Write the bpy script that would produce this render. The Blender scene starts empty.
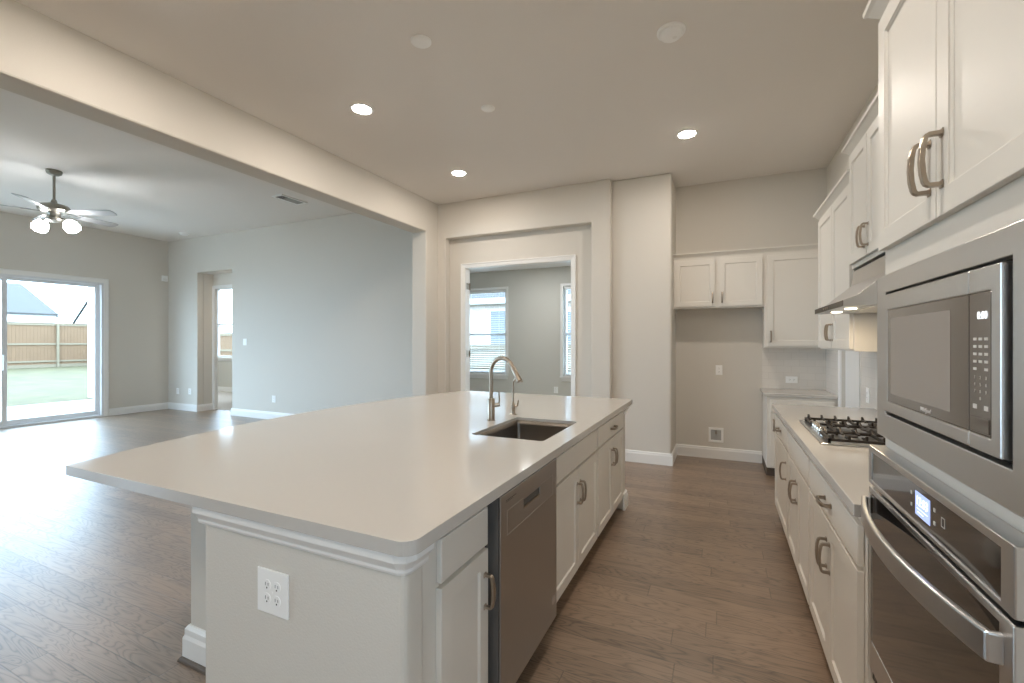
import bpy, bmesh, math, random
from mathutils import Vector, Matrix

S = bpy.context.scene
COL = S.collection
PI = math.pi
random.seed(7)

# ------------------------------------------------------------------ camera, sky, exposure
cam_d = bpy.data.cameras.new('camera')
cam = bpy.data.objects.new('camera', cam_d)
COL.objects.link(cam)
cam.location = (0, 0, 1.42)
cam.rotation_euler = (PI / 2, 0, math.atan2(209.5, 455.0))
cam_d.sensor_width = 36.0
cam_d.lens = 455.0 / 1024 * 36
cam_d.clip_start = 0.02
cam_d.clip_end = 300
S.camera = cam

world = bpy.data.worlds.new('sky')
S.world = world
world.use_nodes = True
bg = world.node_tree.nodes['Background']
bg.inputs[0].default_value = (0.58, 0.785, 1.0, 1)
bg.inputs[1].default_value = 7.5

S.view_settings.view_transform = 'Standard'
S.view_settings.look = 'None'
S.view_settings.gamma = 1
S.view_settings.use_curve_mapping = False
S.view_settings.exposure = 0.72
try:
    S.cycles.use_denoising = True
    S.cycles.max_bounces = 10
    S.cycles.diffuse_bounces = 6
    S.cycles.glossy_bounces = 5
    S.cycles.transparent_max_bounces = 12
    S.cycles.sample_clamp_indirect = 6
    S.cycles.caustics_reflective = False
    S.cycles.caustics_refractive = False
except Exception:
    pass

CAN_W = 7.5          # each recessed kitchen light
WARM = (1.0, 0.885, 0.785)
COOL = (0.86, 0.94, 1.0)


def lamp(name, kind, loc, energy, color, size=0.1, parent=None, rot=(0, 0, 0), spread=None):
    d = bpy.data.lights.new(name, kind)
    d.energy = energy
    d.color = color
    if kind == 'AREA':
        d.shape = 'DISK'
        d.size = size
        if spread:
            d.spread = spread
    else:
        d.shadow_soft_size = size
    o = bpy.data.objects.new(name, d)
    COL.objects.link(o)
    o.location = loc
    o.rotation_euler = rot
    if parent:
        o.parent = parent
    return o


def portal(loc, rot, sx, sy):
    d = bpy.data.lights.new('daylight_portal', 'AREA')
    d.shape = 'RECTANGLE'
    d.size, d.size_y = sx, sy
    d.cycles.is_portal = True
    o = bpy.data.objects.new('daylight_portal', d)
    COL.objects.link(o)
    o.location, o.rotation_euler = loc, rot


# daylight entering through the windows (sampling portals, no light of their own)
portal((-10.72, 3.1, 1.3), (0, -PI / 2, 0), 2.5, 3.6)      # sliding door, facing +x
portal((-10.72, -0.6, 1.6), (0, -PI / 2, 0), 2.5, 3.5)

# ------------------------------------------------------------------ materials


def lin(r, g, b):
    f = lambda c: (c / 255 / 12.92) if c / 255 <= 0.04045 else ((c / 255 + 0.055) / 1.055) ** 2.4
    return (f(r), f(g), f(b), 1)


MATS = {}


def mat(name, rgb, rough=0.5, metal=0.0, bump=0.0, bscale=200, emit=None, estr=0, spec=0.5, var=0.0, vscale=3, coat=0, stretch=None):
    m = bpy.data.materials.new(name)
    m.use_nodes = True
    nt = m.node_tree
    p = nt.nodes['Principled BSDF']
    p.inputs['Base Color'].default_value = lin(*rgb)
    p.inputs['Roughness'].default_value = rough
    p.inputs['Metallic'].default_value = metal
    p.inputs['Specular IOR Level'].default_value = spec
    if coat:
        p.inputs['Coat Weight'].default_value = coat
        p.inputs['Coat Roughness'].default_value = 0.08
    if emit:
        p.inputs['Emission Color'].default_value = (*emit, 1)
        p.inputs['Emission Strength'].default_value = estr
    tc = nt.nodes.new('ShaderNodeTexCoord')
    src = tc.outputs['Object']
    if stretch:
        mp = nt.nodes.new('ShaderNodeMapping')
        mp.inputs['Scale'].default_value = stretch
        nt.links.new(src, mp.inputs[0])
        src = mp.outputs[0]
    if var:
        n = nt.nodes.new('ShaderNodeTexNoise')
        n.inputs['Scale'].default_value = vscale
        n.inputs['Detail'].default_value = 4
        nt.links.new(src, n.inputs['Vector'])
        h = nt.nodes.new('ShaderNodeHueSaturation')
        h.inputs['Color'].default_value = lin(*rgb)
        mr = nt.nodes.new('ShaderNodeMapRange')
        mr.inputs['To Min'].default_value = 1 - var
        mr.inputs['To Max'].default_value = 1 + var
        nt.links.new(n.outputs['Fac'], mr.inputs['Value'])
        nt.links.new(mr.outputs[0], h.inputs['Value'])
        nt.links.new(h.outputs[0], p.inputs['Base Color'])
    if bump:
        n = nt.nodes.new('ShaderNodeTexNoise')
        n.inputs['Scale'].default_value = bscale
        n.inputs['Detail'].default_value = 3
        nt.links.new(src, n.inputs['Vector'])
        b = nt.nodes.new('ShaderNodeBump')
        b.inputs['Strength'].default_value = bump
        b.inputs['Distance'].default_value = 0.004
        nt.links.new(n.outputs['Fac'], b.inputs['Height'])
        nt.links.new(b.outputs[0], p.inputs['Normal'])
    MATS[name] = m
    return m


WALL = mat('wall_paint', (216, 211, 202), 0.75, bump=0.25, bscale=160, spec=0.3)
CEIL = mat('ceiling_paint', (236, 232, 227), 0.9, bump=0.25, bscale=120, spec=0.2)
TRIM = mat('trim_enamel', (240, 239, 236), 0.35)
CAB = mat('cabinet_paint', (224, 219, 210), 0.42)
CABIN = mat('cabinet_inside', (190, 182, 170), 0.6)
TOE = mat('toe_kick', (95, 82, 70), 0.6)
QUARTZ = mat('white_quartz', (199, 195, 189), 0.10, var=0.012, vscale=60)
STEEL = mat('brushed_steel', (206, 205, 204), 0.3, 1.0, bump=0.04, bscale=60, stretch=(1, 1, 30))
STEELH = mat('steel_horizontal_brush', (206, 206, 206), 0.28, 1.0, bump=0.04, bscale=40, stretch=(2, 2, 40))
DWSTEEL = mat('dark_steel', (176, 174, 172), 0.3, 1.0, bump=0.03, bscale=40, stretch=(2, 2, 40))
SINKST = mat('sink_steel', (140, 132, 124), 0.32, 1.0)
NICKEL = mat('brushed_nickel', (168, 156, 142), 0.28, 1.0)
CHROME = mat('polished_chrome', (225, 222, 216), 0.12, 1.0)
BLACK = mat('black_plastic', (22, 21, 20), 0.4)
DWSIDE = mat('appliance_side_grey', (92, 89, 86), 0.45)
HOODLIP = mat('smoked_strip', (84, 78, 72), 0.25, 0.4)
BLKGLASS = mat('black_glass', (20, 17, 15), 0.05, spec=0.8, coat=0.5)
MWGLASS = mat('microwave_glass', (78, 70, 63), 0.09, spec=0.8, coat=0.6)
MWSCREEN = mat('microwave_screen', (148, 140, 133), 0.22, spec=0.6)
IRON = mat('cast_iron', (60, 55, 51), 0.42, 0.6)
PLASTIC = mat('white_plastic', (250, 250, 248), 0.35)
SLOT = mat('slot_dark', (50, 47, 44), 0.6)
GREYVENT = mat('vent_grey', (172, 172, 170), 0.5)
TILE = mat('gloss_tile', (232, 230, 226), 0.15)
CARPET = mat('carpet', (196, 192, 186), 0.95, bump=0.6, bscale=400)
STUDYW = mat('study_paint', (205, 203, 195), 0.8, bump=0.2, bscale=160)
LENS = mat('lamp_lens', (255, 250, 240), 0.4, emit=(1.0, 0.93, 0.82), estr=60)
SHADE = mat('fan_shade', (255, 252, 245), 0.4, emit=(0.97, 0.98, 1.0), estr=28)
HOODL = mat('hood_lens', (255, 245, 225), 0.4, emit=(1.0, 0.86, 0.62), estr=4)
LCDBLUE = mat('blue_display', (60, 80, 150), 0.3, emit=(0.42, 0.52, 0.9), estr=0.75)
LCDWHITE = mat('lit_digits', (240, 245, 250), 0.3, emit=(0.92, 0.97, 1.0), estr=0.6)
KEYTXT = mat('key_legend', (205, 203, 198), 0.5)
FANMET = mat('fan_nickel', (150, 146, 136), 0.35, 0.9)
BLADE_B = mat('fan_blade_underside', (165, 165, 165), 0.45)
FENCE = mat('fence_cedar', (120, 94, 70), 0.8, var=0.2, vscale=2.5, stretch=(3, 3, 0.4))
FENCEW = mat('fence_weathered', (140, 130, 116), 0.8, var=0.12, vscale=2.5, stretch=(3, 3, 0.4))
DIMPANE = mat('far_window_pane', (120, 124, 128), 0.2)
FENCEP = mat('fence_pine', (128, 116, 96), 0.8)
GRASS = mat('lawn_grass', (80, 74, 46), 0.95, var=0.65, vscale=1.3, bump=0.8, bscale=14)
ROOFM = mat('roof_shingle', (74, 72, 70), 0.9, var=0.12, vscale=6)
SIDING = mat('house_siding', (225, 226, 225), 0.8)
VINYL = mat('window_vinyl', (228, 230, 232), 0.35)
BLIND = mat('blind_slat', (235, 236, 236), 0.45)
GRAVEL = mat('patio_concrete', (195, 192, 188), 0.9)


def brick_mat(name, c1, c2, mortar, scale=1.0):
    m = bpy.data.materials.new(name)
    m.use_nodes = True
    nt = m.node_tree
    p = nt.nodes['Principled BSDF']
    tc = nt.nodes.new('ShaderNodeTexCoord')
    sx = nt.nodes.new('ShaderNodeSeparateXYZ')
    nt.links.new(tc.outputs['Object'], sx.inputs[0])
    add = nt.nodes.new('ShaderNodeMath')
    nt.links.new(sx.outputs[0], add.inputs[0])
    nt.links.new(sx.outputs[1], add.inputs[1])
    cb = nt.nodes.new('ShaderNodeCombineXYZ')
    nt.links.new(add.outputs[0], cb.inputs[0])
    nt.links.new(sx.outputs[2], cb.inputs[1])
    b = nt.nodes.new('ShaderNodeTexBrick')
    b.inputs['Color1'].default_value = lin(*c1)
    b.inputs['Color2'].default_value = lin(*c2)
    b.inputs['Mortar'].default_value = lin(*mortar)
    b.inputs['Scale'].default_value = scale
    b.inputs['Brick Width'].default_value = 0.22
    b.inputs['Row Height'].default_value = 0.075
    b.inputs['Mortar Size'].default_value = 0.006
    nt.links.new(cb.outputs[0], b.inputs['Vector'])
    nt.links.new(b.outputs['Color'], p.inputs['Base Color'])
    p.inputs['Roughness'].default_value = 0.85
    return m


BRICK = brick_mat('pale_brick', (214, 200, 190), (196, 184, 176), (222, 220, 216))


def tile_mat():
    m = bpy.data.materials.new('backsplash_tile')
    m.use_nodes = True
    nt = m.node_tree
    p = nt.nodes['Principled BSDF']
    tc = nt.nodes.new('ShaderNodeTexCoord')
    sx = nt.nodes.new('ShaderNodeSeparateXYZ')
    nt.links.new(tc.outputs['Object'], sx.inputs[0])
    add = nt.nodes.new('ShaderNodeMath')
    nt.links.new(sx.outputs[0], add.inputs[0])
    nt.links.new(sx.outputs[1], add.inputs[1])
    cb = nt.nodes.new('ShaderNodeCombineXYZ')
    nt.links.new(add.outputs[0], cb.inputs[0])
    nt.links.new(sx.outputs[2], cb.inputs[1])
    b = nt.nodes.new('ShaderNodeTexBrick')
    b.inputs['Color1'].default_value = lin(228, 223, 216)
    b.inputs['Color2'].default_value = lin(225, 220, 213)
    b.inputs['Mortar'].default_value = lin(214, 208, 200)
    b.inputs['Brick Width'].default_value = 0.152
    b.inputs['Row Height'].default_value = 0.076
    b.inputs['Mortar Size'].default_value = 0.0015
    b.inputs['Scale'].default_value = 1
    nt.links.new(cb.outputs[0], b.inputs['Vector'])
    nt.links.new(b.outputs['Color'], p.inputs['Base Color'])
    p.inputs['Roughness'].default_value = 0.18
    return m


TILE = tile_mat()


def wood_floor():
    m = bpy.data.materials.new('oak_plank_floor')
    m.use_nodes = True
    nt = m.node_tree
    N, L = nt.nodes.new, nt.links.new
    p = nt.nodes['Principled BSDF']

    def math_(op, a, b=None, c=None):
        n = N('ShaderNodeMath')
        n.operation = op
        for i, v in enumerate((a, b, c)):
            if v is None:
                continue
            if isinstance(v, (int, float)):
                n.inputs[i].default_value = v
            else:
                L(v, n.inputs[i])
        return n.outputs[0]
    tc = N('ShaderNodeTexCoord')
    sx = N('ShaderNodeSeparateXYZ')
    L(tc.outputs['Object'], sx.inputs[0])
    x, y = sx.outputs[0], sx.outputs[1]
    W, LEN = 0.125, 1.25
    v = math_('DIVIDE', y, W)
    row = math_('FLOOR', v)
    fv = math_('FRACT', v)
    wn = N('ShaderNodeTexWhiteNoise')
    wn.noise_dimensions = '1D'
    L(row, wn.inputs['W'])
    u = math_('ADD', math_('DIVIDE', x, LEN), math_('MULTIPLY', wn.outputs['Value'], 7.3))
    colm = math_('FLOOR', u)
    fu = math_('FRACT', u)
    cid = N('ShaderNodeCombineXYZ')
    L(row, cid.inputs[0])
    L(colm, cid.inputs[1])
    w2 = N('ShaderNodeTexWhiteNoise')
    w2.noise_dimensions = '3D'
    L(cid.outputs[0], w2.inputs['Vector'])
    # grain coordinates: shifted per plank, stretched along x
    cg = N('ShaderNodeCombineXYZ')
    L(math_('ADD', math_('MULTIPLY', x, 1.0), math_('MULTIPLY', w2.outputs['Value'], 37.0)), cg.inputs[0])
    L(math_('MULTIPLY', y, 7.0), cg.inputs[1])
    L(math_('MULTIPLY', w2.outputs['Value'], 11.0), cg.inputs[2])
    n1 = N('ShaderNodeTexNoise')
    n1.inputs['Scale'].default_value = 1.7
    n1.inputs['Detail'].default_value = 2
    n1.inputs['Distortion'].default_value = 0.6
    L(cg.outputs[0], n1.inputs['Vector'])
    rings = math_('FRACT', math_('MULTIPLY', n1.outputs['Fac'], 13.0))
    ring = math_('ABSOLUTE', math_('SUBTRACT', rings, 0.5))
    ring = math_('POWER', math_('MULTIPLY', ring, 2.0), 3.0)
    n2 = N('ShaderNodeTexNoise')
    n2.inputs['Scale'].default_value = 9
    n2.inputs['Detail'].default_value = 6
    cg2 = N('ShaderNodeCombineXYZ')
    L(math_('MULTIPLY', x, 1.0), cg2.inputs[0])
    L(math_('MULTIPLY', y, 26.0), cg2.inputs[1])
    L(w2.outputs['Value'], cg2.inputs[2])
    L(cg2.outputs[0], n2.inputs['Vector'])
    # large soft change
    n3 = N('ShaderNodeTexNoise')
    n3.inputs['Scale'].default_value = 2.2
    L(tc.outputs['Object'], n3.inputs['Vector'])
    val = math_('ADD', 0.58, math_('MULTIPLY', w2.outputs['Value'], 0.34))
    val = math_('ADD', val, math_('MULTIPLY', n2.outputs['Fac'], 0.52))
    val = math_('SUBTRACT', val, math_('MULTIPLY', ring, 0.50))
    val = math_('ADD', val, math_('MULTIPLY', math_('SUBTRACT', n3.outputs['Fac'], 0.5), 0.2))
    # seams
    ev = math_('MINIMUM', fv, math_('SUBTRACT', 1.0, fv))
    eu = math_('MULTIPLY', math_('MINIMUM', fu, math_('SUBTRACT', 1.0, fu)), LEN / W)
    e = math_('MINIMUM', ev, eu)
    mr = N('ShaderNodeMapRange')
    mr.inputs['From Min'].default_value = 0.006
    mr.inputs['From Max'].default_value = 0.03
    L(e, mr.inputs['Value'])
    seam = mr.outputs[0]
    val = math_('MULTIPLY', val, math_('ADD', 0.5, math_('MULTIPLY', seam, 0.5)))
    hs = N('ShaderNodeHueSaturation')
    hs.inputs['Color'].default_value = lin(143, 120, 99)
    L(val, hs.inputs['Value'])
    L(hs.outputs[0], p.inputs['Base Color'])
    L(math_('ADD', 0.26, math_('MULTIPLY', n2.outputs['Fac'], 0.18)), p.inputs['Roughness'])
    p.inputs['Specular IOR Level'].default_value = 0.8
    p.inputs['Coat Weight'].default_value = 0.7
    p.inputs['Coat Roughness'].default_value = 0.5
    hgt = math_('SUBTRACT', math_('MULTIPLY', seam, 1.0), math_('MULTIPLY', ring, 0.30))
    hgt = math_('ADD', hgt, math_('MULTIPLY', n3.outputs['Fac'], 0.8))
    b = N('ShaderNodeBump')
    b.inputs['Strength'].default_value = 0.35
    b.inputs['Distance'].default_value = 0.002
    L(hgt, b.inputs['Height'])
    L(b.outputs[0], p.inputs['Normal'])
    return m


FLOOR = wood_floor()


def pane_mat():
    m = bpy.data.materials.new('window_glass')
    m.use_nodes = True
    nt = m.node_tree
    nt.nodes.remove(nt.nodes['Principled BSDF'])
    out = nt.nodes['Material Output']
    t = nt.nodes.new('ShaderNodeBsdfTransparent')
    t.inputs[0].default_value = (0.96, 0.98, 0.98, 1)
    g = nt.nodes.new('ShaderNodeBsdfGlossy')
    g.inputs['Roughness'].default_value = 0.02
    f = nt.nodes.new('ShaderNodeFresnel')
    f.inputs[0].default_value = 1.45
    mx = nt.nodes.new('ShaderNodeMixShader')
    ge = nt.nodes.new('ShaderNodeNewGeometry')
    fr = nt.nodes.new('ShaderNodeMath')
    fr.operation = 'SUBTRACT'
    fr.inputs[0].default_value = 1
    nt.links.new(ge.outputs['Backfacing'], fr.inputs[1])
    ml = nt.nodes.new('ShaderNodeMath')
    ml.operation = 'MULTIPLY'
    nt.links.new(f.outputs[0], ml.inputs[0])
    nt.links.new(fr.outputs[0], ml.inputs[1])
    nt.links.new(ml.outputs[0], mx.inputs[0])
    nt.links.new(t.outputs[0], mx.inputs[1])
    nt.links.new(g.outputs[0], mx.inputs[2])
    nt.links.new(mx.outputs[0], out.inputs[0])
    return m


GLASS = pane_mat()

# ------------------------------------------------------------------ mesh helpers


class MB:
    """Collects shapes in one bmesh; build() links ONE mesh object."""

    def __init__(self):
        self.bm = bmesh.new()

    def add(self, verts, faces):
        vs = [self.bm.verts.new(v) for v in verts]
        for f in faces:
            try:
                self.bm.faces.new([vs[i] for i in f])
            except ValueError:
                pass
        return vs

    def box(self, x0, x1, y0, y1, z0, z1):
        x0, x1 = min(x0, x1), max(x0, x1)
        y0, y1 = min(y0, y1), max(y0, y1)
        z0, z1 = min(z0, z1), max(z0, z1)
        v = [(x0, y0, z0), (x1, y0, z0), (x1, y1, z0), (x0, y1, z0), (x0, y0, z1), (x1, y0, z1), (x1, y1, z1), (x0, y1, z1)]
        f = [(0, 3, 2, 1), (4, 5, 6, 7), (0, 1, 5, 4), (1, 2, 6, 5), (2, 3, 7, 6), (3, 0, 4, 7)]
        self.add(v, f)
        return self

    def prism(self, pts, a0, a1, m):
        """pts: 2d outline, extruded from a0 to a1; m(u,v,a)->xyz."""
        n = len(pts)
        v = [m(u, w, a0) for u, w in pts] + [m(u, w, a1) for u, w in pts]
        f = [tuple(range(n)), tuple(range(2 * n - 1, n - 1, -1))]
        for i in range(n):
            j = (i + 1) % n
            f.append((i, i + n, j + n, j))
        self.add(v, f)
        return self

    def plate(self, outline, holes, a0, a1, m):
        """outline with holes, thickness a0..a1."""
        b = bmesh.new()
        edges = []
        for loop in [outline] + holes:
            vs = [b.verts.new((u, w, 0)) for u, w in loop]
            for i in range(len(vs)):
                edges.append(b.edges.new((vs[i], vs[(i + 1) % len(vs)])))
        bmesh.ops.triangle_fill(b, edges=edges, use_beauty=True, use_dissolve=False, normal=(0, 0, 1))
        b.verts.ensure_lookup_table()
        b.verts.index_update()
        base = [tuple(v.co) for v in b.verts]
        n = len(base)
        faces = [tuple(v.index for v in f.verts) for f in b.faces]
        vv = [m(x, y, a0) for x, y, _ in base] + [m(x, y, a1) for x, y, _ in base]
        ff = faces + [tuple(i + n for i in reversed(f)) for f in faces]
        for e in b.edges:
            if len(e.link_faces) == 1:
                i, j = e.verts[0].index, e.verts[1].index
                ff.append((i, j, j + n, i + n))
        b.free()
        self.add(vv, ff)
        return self

    def tube(self, pts, r, n=10, cap=True):
        pts = [Vector(p) for p in pts]
        rs = r if isinstance(r, (list, tuple)) else [r] * len(pts)
        rings = []
        ref = None
        for i, p in enumerate(pts):
            t = (pts[min(i + 1, len(pts) - 1)] - pts[max(i - 1, 0)]).normalized()
            if ref is None:
                ref = Vector((0, 0, 1)) if abs(t.z) < 0.9 else Vector((1, 0, 0))
            a = (ref - t * ref.dot(t)).normalized()
            ref = a
            b = t.cross(a)
            rings.append([self.bm.verts.new(p + (a * math.cos(2 * PI * k / n) + b * math.sin(2 * PI * k / n)) * rs[i]) for k in range(n)])
        for q in range(len(rings) - 1):
            for k in range(n):
                self.bm.faces.new((rings[q][k], rings[q][(k + 1) % n], rings[q + 1][(k + 1) % n], rings[q + 1][k]))
        if cap:
            self.bm.faces.new(rings[0][::-1])
            self.bm.faces.new(rings[-1])
        return self

    def lathe(self, prof, c=(0, 0, 0), n=28, axis='z'):
        """prof: [(r, h)] revolved about an axis through c."""
        rings = []
        for r, h in prof:
            ring = []
            for k in range(n):
                a = 2 * PI * k / n
                x, y = r * math.cos(a), r * math.sin(a)
                q = {'z': (x, y, h), 'x': (h, x, y), 'y': (x, h, y)}[axis]
                ring.append(self.bm.verts.new((c[0] + q[0], c[1] + q[1], c[2] + q[2])))
            rings.append(ring)
        for i in range(len(rings) - 1):
            for k in range(n):
                self.bm.faces.new((rings[i][k], rings[i][(k + 1) % n], rings[i + 1][(k + 1) % n], rings[i + 1][k]))
        self.bm.faces.new(rings[0][::-1])
        self.bm.faces.new(rings[-1])
        return self

    def strap(self, path, w, t, m):
        """rectangular bar along a 2d path (u,v); width w across, thickness t; m(u,v,a)."""
        n = len(path)
        L, R = [], []
        for i, (u, v) in enumerate(path):
            a = path[max(i - 1, 0)]
            b = path[min(i + 1, n - 1)]
            dx, dy = b[0] - a[0], b[1] - a[1]
            k = math.hypot(dx, dy) or 1
            nx, ny = -dy / k, dx / k
            L.append((u + nx * t / 2, v + ny * t / 2))
            R.append((u - nx * t / 2, v - ny * t / 2))
        vs = []
        ws = w if isinstance(w, (list, tuple)) else [w] * n
        for i in range(n):
            for (u, v), s in ((L[i], -1), (L[i], 1), (R[i], 1), (R[i], -1)):
                vs.append(m(u, v, s * ws[i] / 2))
        fs = [(0, 1, 2, 3), tuple(4 * (n - 1) + k for k in (3, 2, 1, 0))]
        for i in range(n - 1):
            for k in range(4):
                a, b = 4 * i + k, 4 * i + (k + 1) % 4
                fs.append((a, a + 4, b + 4, b))
        self.add(vs, fs)
        return self

    def sweep(self, path, prof, m, closed=False):
        """mitred moulding: path 2d, prof [(a,b)] a = offset to the LEFT of travel in plane, b out of plane; m(u,v,b)."""
        n = len(path)
        rings = []
        for i in range(n):
            p = Vector(path[i])
            d0 = d1 = None
            if closed or i > 0:
                d0 = (p - Vector(path[i - 1])).normalized()
            if closed or i < n - 1:
                d1 = (Vector(path[(i + 1) % n]) - p).normalized()
            d0 = d0 or d1
            d1 = d1 or d0
            n0, n1 = Vector((-d0.y, d0.x)), Vector((-d1.y, d1.x))
            mi = (n0 + n1)
            mi = mi / max(mi.dot(n0), 1e-4)
            rings.append([self.bm.verts.new(m(p.x + mi.x * a, p.y + mi.y * a, b)) for a, b in prof])
        k = len(prof)
        for i in range(n if closed else n - 1):
            r0, r1 = rings[i], rings[(i + 1) % n]
            for j in range(k):
                self.bm.faces.new((r0[j], r0[(j + 1) % k], r1[(j + 1) % k], r1[j]))
        if not closed:
            self.bm.faces.new(rings[0])
            self.bm.faces.new(rings[-1][::-1])
        return self

    def build(self, name, material, parent=None, bevel=0, smooth=False, seg=2, loc=None):
        bm = self.bm
        bmesh.ops.recalc_face_normals(bm, faces=bm.faces[:])
        me = bpy.data.meshes.new(name)
        bm.to_mesh(me)
        bm.free()
        me.materials.append(material)
        o = bpy.data.objects.new(name, me)
        COL.objects.link(o)
        if parent:
            o.parent = parent
        if loc:
            o.location = loc
        if smooth:
            for p in me.polygons:
                p.use_smooth = True
            try:
                me.set_sharp_from_angle(angle=math.radians(40))
            except Exception:
                pass
        if bevel:
            md = o.modifiers.new('bevel', 'BEVEL')
            md.width = bevel
            md.segments = seg
            md.limit_method = 'ANGLE'
            md.angle_limit = math.radians(35)
        return o


XYZ = lambda u, v, a: (u, v, a)
XZY = lambda u, v, a: (u, a, v)      # outline in x-z, extruded along y
YZX = lambda u, v, a: (a, u, v)      # outline in y-z, extruded along x


def tag(o, label, cat, group=None):
    o['label'] = label
    o['category'] = cat
    if group:
        o['group'] = group
    return o


def thing(name, label, cat, loc=(0, 0, 0), rz=0, group=None):
    o = bpy.data.objects.new(name, None)
    o.empty_display_size = 0.1
    COL.objects.link(o)
    o.location = loc
    o.rotation_euler = (0, 0, rz)
    return tag(o, label, cat, group)


def struct(o):
    o['kind'] = 'structure'
    return o


def copy_tree(o, loc, label=None, rz=None):
    def rec(s, parent):
        c = s.copy()
        COL.objects.link(c)
        if parent:
            c.parent = parent
        for ch in [k for k in bpy.data.objects if k.parent == s]:
            rec(ch, c)
        return c
    r = rec(o, None)
    r.location = loc
    if rz is not None:
        r.rotation_euler = (0, 0, rz)
    if label:
        r['label'] = label
    return r


def text(name, s, size, material, parent, loc, rot, shear=0, depth=0.0006):
    cu = bpy.data.curves.new(name, 'FONT')
    cu.body = s
    cu.size = size
    cu.extrude = depth
    cu.shear = shear
    cu.offset = -0.012 * size
    cu.align_x = 'CENTER'
    cu.align_y = 'CENTER'
    tmp = bpy.data.objects.new(name + '_tmp', cu)
    COL.objects.link(tmp)
    bpy.context.view_layer.update()
    me = bpy.data.meshes.new_from_object(tmp.evaluated_get(bpy.context.evaluated_depsgraph_get()))
    bpy.data.objects.remove(tmp)
    bpy.data.curves.remove(cu)
    me.materials.clear()
    me.materials.append(material)
    o = bpy.data.objects.new(name, me)
    COL.objects.link(o)
    o.parent = parent
    o.location = loc
    o.rotation_euler = rot
    return o


FACE_TXT = (PI / 2, 0, 0)     # text lying on a local -y face

# ------------------------------------------------------------------ room shell
KC, LC = 3.353, 3.53                    # ceilings
XR, XB0, XB1, XL = 1.06, -3.64, -3.88, -10.62
YB = -2.6                               # wall behind the camera
YF, YN, YL = 5.40, 6.05, 5.70           # far kitchen wall, niche wall, living wall

struct(MB().box(XL - 0.02, XR + 0.1, YB - 0.1, 6.05, -0.1, 0).build('floor', FLOOR))
struct(MB().box(XB1, XR + 0.1, YB - 0.1, 6.15, KC, KC + 0.12).build('ceiling', CEIL))
struct(MB().box(XL - 0.1, XB1 + 0.02, YB - 0.1, 5.8, LC, LC + 0.12).build('ceiling_living', CEIL))

# right wall (pantry door opening at Y 4.72..5.36)
struct(MB().plate([(YB, 0), (4.72, 0), (4.72, 2.03), (5.36, 2.03), (5.36, 0), (6.17, 0), (6.17, KC), (YB, KC)], [[(-2.0, 0.9), (-0.8, 0.9), (-0.8, 2.45), (-2.0, 2.45)]], XR, XR + 0.1, YZX).build('wall_right', WALL))
# far kitchen wall: front layer with a shallow picture recess, back layer with the doorway
RX0, RX1, RZ = -3.51, -1.43, 2.862
far = MB().plate([(XB0 - 0.24, 0), (RX0, 0), (RX0, RZ), (RX1, RZ), (RX1, 0), (-1.20, 0), (-1.20, KC), (XB0 - 0.24, KC)], [], YF, YF + 0.121, XZY)
struct(far.build('wall_far', WALL, bevel=0.012))
DX0, DX1, DZ = -3.282, -1.703, 2.465
struct(MB().plate([(XB0 - 0.24, 0), (DX0, 0), (DX0, DZ), (DX1, DZ), (DX1, 0), (-1.20, 0), (-1.20, KC), (XB0 - 0.24, KC)], [], YF + 0.121, YF + 0.24, XZY).build('wall_far_inner', WALL))
struct(MB().box(-1.21, -0.52, 5.485, 6.15, 0, KC).build('wall_pillar', WALL, bevel=0.025, seg=3))
struct(MB().box(-0.53, XR + 0.1, YN, YN + 0.1, 0, KC).build('wall_niche', WALL))
# beam and the column that carries it
bmz = 2.915
struct(MB().plate([(YB, bmz), (5.12, bmz), (5.12, 0), (5.70, 0), (5.70, LC + 0.05), (YB, LC + 0.05)], [], XB1, XB0, YZX).build('wall_beam', WALL, bevel=0.015))
# living room walls
HX0, HX1, HZ = -9.64, -8.56, 2.815
struct(MB().plate([(XL - 0.1, 0), (HX0, 0), (HX0, HZ), (HX1, HZ), (HX1, 0), (XB1 + 0.02, 0), (XB1 + 0.02, LC), (XL - 0.1, LC)], [], YL, YL + 0.12, XZY).build('wall_living', WALL, bevel=0.012))
SY0, SY1, SZ = 1.66, 4.587, 2.526
struct(MB().plate([(YB, 0), (SY0, 0), (SY0, SZ), (SY1, SZ), (SY1, 0), (5.82, 0), (5.82, LC), (YB, LC)], [[(-2.4, 0.3), (1.2, 0.3), (1.2, 2.85), (-2.4, 2.85)]], XL - 0.16, XL, YZX).build('wall_left', WALL))
# wall behind the camera with an unseen window added to let in daylight
added_backwins = [(-10.2, -8.3)]
hol = [[(a, 0.45), (b, 0.45), (b, 2.75), (a, 2.75)] for a, b in added_backwins]
struct(MB().plate([(XL - 0.1, 0), (XR + 0.1, 0), (XR + 0.1, LC), (XL - 0.1, LC)], hol, YB - 0.14, YB, XZY).build('wall_back', WALL))


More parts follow.
